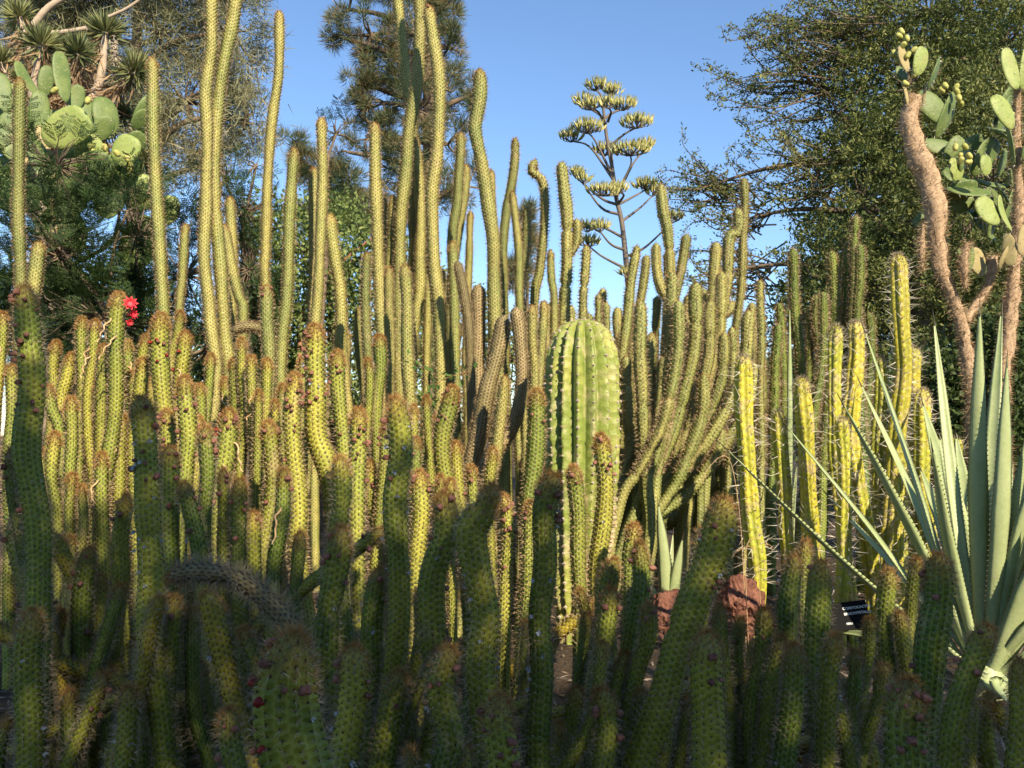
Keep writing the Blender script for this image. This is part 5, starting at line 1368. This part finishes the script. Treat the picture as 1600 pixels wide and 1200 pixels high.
# ---------------------------------------------------------------- the great ribbed barrel cactus
def build_barrel():
    d = 4.8
    prof = [(498, 3), (500, 22), (506, 58), (520, 88), (545, 106), (580, 117), (640, 119), (720, 114), (800, 106), (880, 92), (950, 80)]
    zc = [P(910, y, d)[2] for y, w in prof] + [0.3, -0.06]
    rr = [px(w / 2, d) for y, w in prof] + [px(36, d), px(37, d)]
    xc = [P(910 - (0 if y < 700 else (y - 700) * 0.02), y, d)[0] for y, w in prof]
    xc += [xc[-1], xc[-1]]
    zs = np.concatenate([np.linspace(zc[0], zc[3], 12, endpoint=False), np.linspace(zc[3], -0.06, 60)])
    s_ = -np.array(zc)
    rad = np.interp(-zs, s_, rr); cx = np.interp(-zs, s_, xc)
    root = empty('barrel_cactus', (xc[-1], d, 0), 'thick ribbed barrel shaped giant cactus with woolly spots and corky scars', 'cactus')
    ribs, vpr = 15, 10
    m = ribs * vpr
    j = np.arange(m)
    fr = (j / vpr) % 1.0
    depth = np.interp(zs, [zs[-1], zs[12], zs[0]], [0.2, 0.3, 0.12])
    shape = np.abs(2 * fr - 1) ** 1.35
    th = 2 * np.pi * j / m + 0.12
    wob = 1 + 0.012 * np.sin(zs * 30) + 0.008 * np.sin(zs * 71)
    r2 = rad[:, None] * (1 - depth[:, None] * shape[None]) * wob[:, None]
    ribid = (j // vpr)
    rph = rng.random(ribs) * 6.28
    r2 = r2 * (1 + 0.022 * (1 - shape[None]) * np.sin(zs[:, None] * 133 + rph[ribid][None]) + 0.02 * np.sin(zs[:, None] * 9 + rph[ribid][None]))
    V = np.stack([cx[:, None] + r2 * np.cos(th), d + r2 * np.sin(th), np.repeat(zs[:, None], m, 1)], -1).reshape(-1, 3)
    n = len(zs)
    a, b = np.meshgrid(np.arange(n - 1), np.arange(m), indexing='ij')
    bn = (b + 1) % m
    q = np.stack([a * m + b, a * m + bn, (a + 1) * m + bn, (a + 1) * m + b], -1).reshape(-1, 4)
    vv = np.arange(n) * 0.5
    uv = np.stack([np.stack([b / vpr, vv[a]], -1), np.stack([(b + 1) / vpr, vv[a]], -1), np.stack([(b + 1) / vpr, vv[a + 1]], -1), np.stack([b / vpr, vv[a + 1]], -1)], 2).reshape(-1, 4, 2)
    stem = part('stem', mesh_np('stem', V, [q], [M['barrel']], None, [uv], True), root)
    top = MB(); t = []
    wool = lump(3); wool.materials.clear(); wool.materials.append(M['wool'])
    rows = []
    z = zs[2]
    while z > 0.12:
        rows.append(z); z -= 0.033 if z > zs[10] else 0.047
    ct = 0
    sp = MB()
    for k in range(ribs):
        an = 2 * np.pi * (k + 0.5) / ribs + 0.12
        dr = np.array([math.cos(an), math.sin(an), 0])
        for z in rows:
            z = z + rng.normal() * 0.005
            r_ = np.interp(-z, -zs, rad); c0 = np.array([np.interp(-z, -zs, cx), d, z])
            p = c0 + dr * r_ * 1.0
            if math.sin(an) < 0.45 and ct < 290 and rng.random() < 0.88:
                po = bpy.data.objects.new('areole', wool); col.objects.link(po); po.parent = stem
                po.location = Vector(p)
                sc = rng.uniform(0.004, 0.0105)
                po.scale = (sc, sc, sc * 0.8)
                ct += 1
            for e in range(5):
                dd = unit(dr + rng.normal(size=3) * 0.55)
                w = unit(np.cross(dd, rng.normal(size=3))) * 0.0011
                sp.add([p - w, p + dd * rng.uniform(0.015, 0.045), p + w], tris=[(0, 1, 2)])
    part('spines', sp.mesh('spines', [M['spine']]), stem, 'stuff')
    # corky plates over old ribs low on the stem and patches at the shoulder
    for an, z0, z1, wd in ((-0.62, 0.12, 0.7, 0.034), (-0.95, 0.2, 0.5, 0.018), (-1.35, 0.1, 0.45, 0.02)):
        kk = round((an % (2 * np.pi) - 0.12) / (2 * np.pi) * ribs - 0.5)
        an = 2 * np.pi * (kk + 0.5) / ribs + 0.12
        dr = np.array([math.cos(an), math.sin(an), 0])
        z = z0
        while z < z1:
            z += 0.028
            r_ = np.interp(-z, -zs, rad)
            po = bpy.data.objects.new('cork_plate', FRUITC[rng.integers(4)]); col.objects.link(po); po.parent = stem
            po.location = Vector(np.array([np.interp(-z, -zs, cx), d, z]) + dr * (r_ - wd * 0.75))
            po.scale = (wd * rng.uniform(1.1, 1.5), wd * rng.uniform(1.1, 1.5), rng.uniform(0.016, 0.03))
            po.rotation_euler = (rng.normal() * 0.2, rng.normal() * 0.2, rng.random() * 6)
FRUITC = [lump(20 + s) for s in range(4)]
for m in FRUITC:
    m.materials.append(M['cork'])
build_barrel()

# ---------------------------------------------------------------- agaves
def agave_leaf(root, base, mid, tip, wmax, face_out, teeth=True, seed=0):
    ln = smooth_line([base, mid, tip], np.linalg.norm(tip - base) / 26)
    n = len(ln)
    t = np.linspace(0, 1, n)
    w = wmax * np.interp(t, [0, 0.08, 0.3, 0.5, 0.75, 0.93, 1], [0.85, 0.75, 0.9, 1.0, 0.72, 0.24, 0.02])
    T = unit(np.gradient(ln, axis=0))
    out = np.asarray(face_out, dtype=float)
    S = unit(np.cross(T, out)); N = np.cross(S, T)      # N looks away from the heart of the rosette
    thk = wmax * 0.17 * np.interp(t, [0, 0.2, 1], [2.2, 1.0, 0.12])
    cup = wmax * 0.22 * np.interp(t, [0, 0.5, 1], [0.6, 1, 0.2])
    prof = [(-1, 0.0, 0), (-0.55, 1, 0.55), (0, 1, 1.0), (0.55, 1, 0.55), (1, 0.0, 0), (0.55, -0.2, 0.6), (0, -0.4, 1.0), (-0.55, -0.2, 0.6)]
    V = np.stack([ln + S * (w * 0.5 * a)[:, None] + N * (thk * b * 0.5 + cup * (c - 0.5))[:, None] for a, b, c in prof], 1)
    m = len(prof)
    i, j = np.meshgrid(np.arange(n - 1), np.arange(m), indexing='ij')
    jn = (j + 1) % m
    q = np.stack([i * m + j, i * m + jn, (i + 1) * m + jn, (i + 1) * m + j], -1).reshape(-1, 4)
    leaf = part('leaf', mesh_np('leaf', V.reshape(-1, 3), [q], [M['agave']], None, None, True), root)
    if teeth:
        mb = MB()
        L = np.linalg.norm(tip - base)
        cnt = int(L / 0.022)
        for k in range(2, cnt):
            tt = k / cnt
            if tt > 0.9:
                break
            f = tt * (n - 1); i0 = int(f)
            for sgn, e in ((-1, 0), (1, 4)):
                p = V[i0, e] + (V[min(i0 + 1, n - 1), e] - V[i0, e]) * (f - i0)
                a = T[i0] * 0.0035
                mb.add([p - a, p + S[i0] * sgn * 0.006 + a, p + a, p + N[i0] * 0.002], tris=[(0, 1, 2), (0, 1, 3), (1, 2, 3)])
        mb.tube(np.array([ln[-2], ln[-1] + T[-1] * 0.025]), [0.004, 0.0008], 5)
        part('teeth', mb.mesh('teeth', [M['thorn']]), leaf, 'stuff')

def build_agave():
    d = 3.95
    c = P(1537, 1050, d)
    root = empty('agave', (c[0], d, 0), 'large pale green agave with long toothed sword leaves', 'agave')
    mb = MB()
    cl = smooth_line([np.array([c[0], d, -0.08]), np.array([c[0], d, 0.06]), c + [0, 0, 0.1]], 0.03)
    mb.tube(cl, np.interp(np.linspace(0, 1, len(cl)), [0, 0.5, 1], [0.09, 0.1, 0.05]), 12)
    part('heart', mb.mesh('heart', [M['agave']], True), root)
    # tip pixel, middle pixel, tip distance, middle distance, leaf width in px, base offset
    L = [((1531, 472), (1528, 760), 3.8, 3.85, 31), ((1566, 473), (1547, 760), 4.25, 4.1, 27), ((1574, 556), (1566, 800), 3.72, 3.76, 33), ((1458, 490), (1490, 770), 4.5, 4.25, 26), ((1346, 503), (1432, 760), 4.35, 4.15, 30), ((1311, 620), (1415, 815), 3.65, 3.8, 32), ((1220, 655), (1370, 840), 4.6, 4.25, 28), ((1125, 692), (1320, 880), 3.75, 3.85, 28), ((1285, 765), (1400, 890), 4.9, 4.4, 24), ((1340, 590), (1432, 790), 4.7, 4.3, 22), ((1455, 692), (1482, 850), 3.55, 3.75, 26),
         ((1625, 600), (1578, 840), 3.75, 3.85, 40), ((1640, 690), (1592, 880), 4.3, 4.1, 34), ((1660, 800), (1600, 930), 3.6, 3.75, 44), ((1670, 930), (1605, 985), 3.7, 3.8, 40), ((1690, 860), (1610, 960), 4.3, 4.1, 34), ((1650, 520), (1592, 800), 4.6, 4.25, 26), ((1440, 960), (1490, 990), 4.5, 4.2, 26), ((1574, 1098), (1556, 1072), 3.55, 3.75, 34), ((1410, 1010), (1480, 1020), 4.0, 4.0, 24), ((1295, 985), (1420, 1000), 4.5, 4.25, 22)]
    # the rest of the rosette, on the sides turned away
    ra = np.random.default_rng(4)
    for k in range(20):
        az = ra.uniform(-1.25, 1.5); el = ra.uniform(0.45, 1.25); ln_ = ra.uniform(1.2, 1.65)
        dv = np.array([math.cos(az) * math.cos(el), math.sin(az) * math.cos(el), math.sin(el)])
        ov = np.array([math.cos(az), math.sin(az), 0])
        tip = c + dv * ln_
        agave_leaf(root, c + ov * 0.05, c + dv * ln_ * 0.5 + np.array([0, 0, 0.05]) - ov * 0.05, tip, px(30, d), ov, True, k)
    for k, (tp, md, dt, dm, w) in enumerate(L):
        tip, mid = P(*tp, dt), P(*md, dm)
        out = mid - c; out[2] = 0
        out = unit(out) if np.linalg.norm(out) > 0.02 else np.array([0, -1.0, 0])
        base = c + out * 0.045 + np.array([0, 0, -0.02 + 0.03 * (k % 3)])
        agave_leaf(root, base, mid, tip, px(w * (0.8 if tp[0] < 1500 else 0.92), d), out, True, k)
build_agave()

def build_small_agave(x, y, d, leaves, lab):
    c = P(x, y, d); c[2] = 0.0
    root = empty('agave', (c[0], d, 0), lab, 'agave')
    for k, (tp, dt, w) in enumerate(leaves):
        tip = P(*tp, dt)
        mid = (c + tip) / 2 + np.array([(tip[0] - c[0]) * -0.12, 0, 0])
        out = np.array([0.15 * (tip[0] - c[0]), -1.0, 0]) if k < 2 else np.array([tip[0] - c[0], dt - d, 0])
        agave_leaf(root, c + np.array([0.02 * (k - 1), 0.015 * k, -0.03]), mid, tip, px(w, d), unit(out), True, k)
build_small_agave(1046, 990, 4.98, [((1028, 783), 4.9, 22), ((1067, 838), 4.9, 20), ((1052, 830), 5.2, 10), ((1010, 900), 5.1, 14)], 'small agave with two upright pale blades behind the lava rocks')
build_small_agave(1234, 900, 6.1, [((1234, 466), 6.0, 11), ((1228, 700), 6.2, 10), ((1246, 720), 6.3, 10)], 'slender blue green agave blade standing among the bristly columns')

# ---------------------------------------------------------------- red lava rocks
def lava_rock(x, y, w, h, d, seed, lab):
    import bmesh
    from mathutils import noise
    bm = bmesh.new()
    bmesh.ops.create_icosphere(bm, subdivisions=5, radius=1)
    sv = Vector((seed * 7.3, seed * 3.1, seed))
    for v in bm.verts:
        p = v.co.copy()
        k = 1 + 0.30 * noise.noise(p * 1.3 + sv) + 0.16 * noise.noise(p * 3.1 + sv) + 0.07 * noise.noise(p * 8 + sv)
        pit = noise.noise(p * 5 + sv * 2)
        if pit > 0.25:
            k -= (pit - 0.25) * 0.55
        k += 0.03 * noise.noise(p * 19 + sv)
        v.co = p * k
    me = bpy.data.meshes.new('lava_rock'); bm.to_mesh(me); bm.free()
    me.polygons.foreach_set('use_smooth', [True] * len(me.polygons))
    o = link('lava_rock', me, None, M['lava'])
    c = P(x, y, d)
    rz = px(h / 2, d)
    o.location = (c[0], d, max(c[2], rz * 0.75))
    o.scale = (px(w / 2, d), px(w / 2, d) * 0.9, rz)
    o.rotation_euler = (0.1, 0.15 * (-1) ** seed, seed)
    o['label'] = lab; o['category'] = 'rock'; o['group'] = 'red lava rocks'
lava_rock(1052, 965, 92, 76, 4.75, 1, 'flat topped red lava rock in front of the small agave')
lava_rock(1156, 952, 76, 88, 4.7, 2, 'rounder red lava rock with a knob on top')
lava_rock(1105, 985, 60, 40, 4.9, 3, 'low red lava rock between the two larger ones')

# ---------------------------------------------------------------- plant sign
def build_sign():
    d = 4.45
    c = P(1326, 962, d)
    root = empty('plant_sign', (c[0], d, 0), 'small black plant label with white lettering behind the agave leaves', 'sign')
    bl = plain_mat('black_plastic', (0.012, 0.012, 0.013), (0.016, 0.016, 0.016), 30, 1.0, 0.0, 0)
    wh = plain_mat('white_engraving', (0.7, 0.7, 0.68), (0.8, 0.8, 0.78), 30, 0.6, 0.2, 0)
    rot = Matrix.Rotation(R(-7), 4, 'Y') @ Matrix.Rotation(R(-22), 4, 'X')
    w, h, t = px(62, d), px(42, d), 0.004
    rz = np.array(rot)[:3, :3]
    mb = MB()
    V = np.array([(sx * w / 2, sy * t / 2, sz * h / 2) for sx in (-1, 1) for sy in (-1, 1) for sz in (-1, 1)]) @ rz.T + c
    mb.add(V, quads=[(0, 1, 3, 2), (4, 6, 7, 5), (0, 4, 5, 1), (2, 3, 7, 6), (0, 2, 6, 4), (1, 5, 7, 3)])
    part('plate', mb.mesh('plate', [bl]), root)
    mb = MB(); mb.tube(np.array([[c[0], d + 0.02, -0.08], [c[0], d + 0.012, c[2]]]), [0.006, 0.006], 8)
    part('stake', mb.mesh('stake', [bl]), root)
    for txt, ox, oz, size in (('CORRYOCACTUS', -0.11, 0.22, 0.0175), ('BRACHYPETALUS', -0.11, 0.02, 0.0175), ('PERU', -0.11, -0.32, 0.0135)):
        cu = bpy.data.curves.new('lettering', 'FONT')
        cu.body = txt; cu.size = size; cu.extrude = 0.0003; cu.offset = 0.0004
        tmp = bpy.data.objects.new('lettering', cu); col.objects.link(tmp)
        dg = bpy.context.evaluated_depsgraph_get()
        me = bpy.data.meshes.new_from_object(tmp.evaluated_get(dg))
        bpy.data.objects.remove(tmp)
        me.materials.clear(); me.materials.append(wh)
        o = bpy.data.objects.new('lettering', me); col.objects.link(o); o.parent = root
        loc = c + np.array([ox * w, -t / 2 - 0.001, oz * h]) @ rz.T
        mt = Matrix.Translation(Vector(loc) - Vector(root.location)) @ rot @ Matrix.Rotation(R(90), 4, 'X')
        o.matrix_local = mt
build_sign()

# ---------------------------------------------------------------- small plants and straws
def build_vine():
    d = 4.5
    base = P(655, 700, d)
    root = empty('vine_sapling', (base[0], d, 0), 'small leafy green sapling scrambling between the columns', 'sapling')
    mb = MB(); lf = []
    for pts in ([(652, 560), (668, 600), (672, 640), (660, 700)], [(735, 580), (700, 590), (672, 610), (668, 650)], [(640, 660), (655, 665), (670, 660), (668, 690)], [(690, 670), (672, 665), (666, 690)]):
        Pts = [P(x, y, d - 0.05) for x, y in pts]
        Pts.append(np.array([base[0], d, 0.4])); Pts.append(np.array([base[0], d, -0.05]))
        ln = smooth_line(Pts, 0.03)
        mb.tube(ln, np.linspace(0.0016, 0.004, len(ln)), 5)
        for p in ln[:max(5, len(ln) // 2)]:
            for k in range(3):
                lf.append(p + rng.normal(size=3) * 0.02)
    part('stem', mb.mesh('stem', [M['barkred']], True), root)
    lf = np.array(lf)
    V, q = blades(lf, rng.normal(size=lf.shape) + [0, -0.3, 0.2], rng.uniform(0.025, 0.045, len(lf)), rng.uniform(0.008, 0.013, len(lf)), 0.15)
    part('leaves', mesh_np('leaves', V, [q], [M['vine']]), root)
build_vine()

def straw(pts, d, r, lab):
    foot = P(*pts[-1], d)
    root = empty('dry_grass_stalk', (foot[0], d, 0), lab, 'grass stalk', 'dry grass stalks')
    Pts = [P(x, y, d) for x, y in pts] + [np.array([foot[0] + 0.02, d + 0.03, -0.03])]
    ln = smooth_line(Pts, 0.03)
    mb = MB(); mb.tube(ln, np.linspace(r * 0.5, r, len(ln)), 5)
    st = part('stalk', mb.mesh('stalk', [M['straw']], True), root)
    hd = MB()
    for p in ln[:max(3, len(ln) // 5)]:
        for k in range(3):
            hd.tube(np.array([p, p + unit(rng.normal(size=3) + [0, 0, -0.3]) * 0.016]), [0.0015, 0.0004], 3, cap=False)
    part('seed_head', hd.mesh('seed_head', [M['straw']]), root)
straw([(1098, 752), (1108, 730), (1135, 712), (1150, 760), (1160, 860)], 4.6, 0.0024, 'dry grass stalk nodding beside the slanting shaded column')
straw([(1230, 872), (1200, 850), (1172, 842), (1165, 890)], 4.3, 0.0024, 'dry grass stalk low before the yellow angular cacti')
straw([(1145, 868), (1160, 856), (1180, 858), (1186, 900)], 4.3, 0.002, 'dry grass stalk arching over a low lava rock')
def dead_branch():
    d = 9.2
    pts = [(590, 360), (578, 374), (545, 400), (510, 430), (490, 460), (470, 520)]
    foot = P(465, 560, d)
    root = empty('bare_branch', (foot[0], d, 0), 'bare pinkish brown branch slanting through the light green shrub', 'branch')
    ln = smooth_line([P(x, y, d) for x, y in pts] + [np.array([foot[0], d, -0.05])], 0.1)
    mb = MB(); mb.tube(ln, np.interp(np.linspace(0, 1, len(ln)), [0, 1], [0.012, 0.05]), 8)
    part('wood', mb.mesh('wood', [M['barkred']], True), root)
dead_branch()
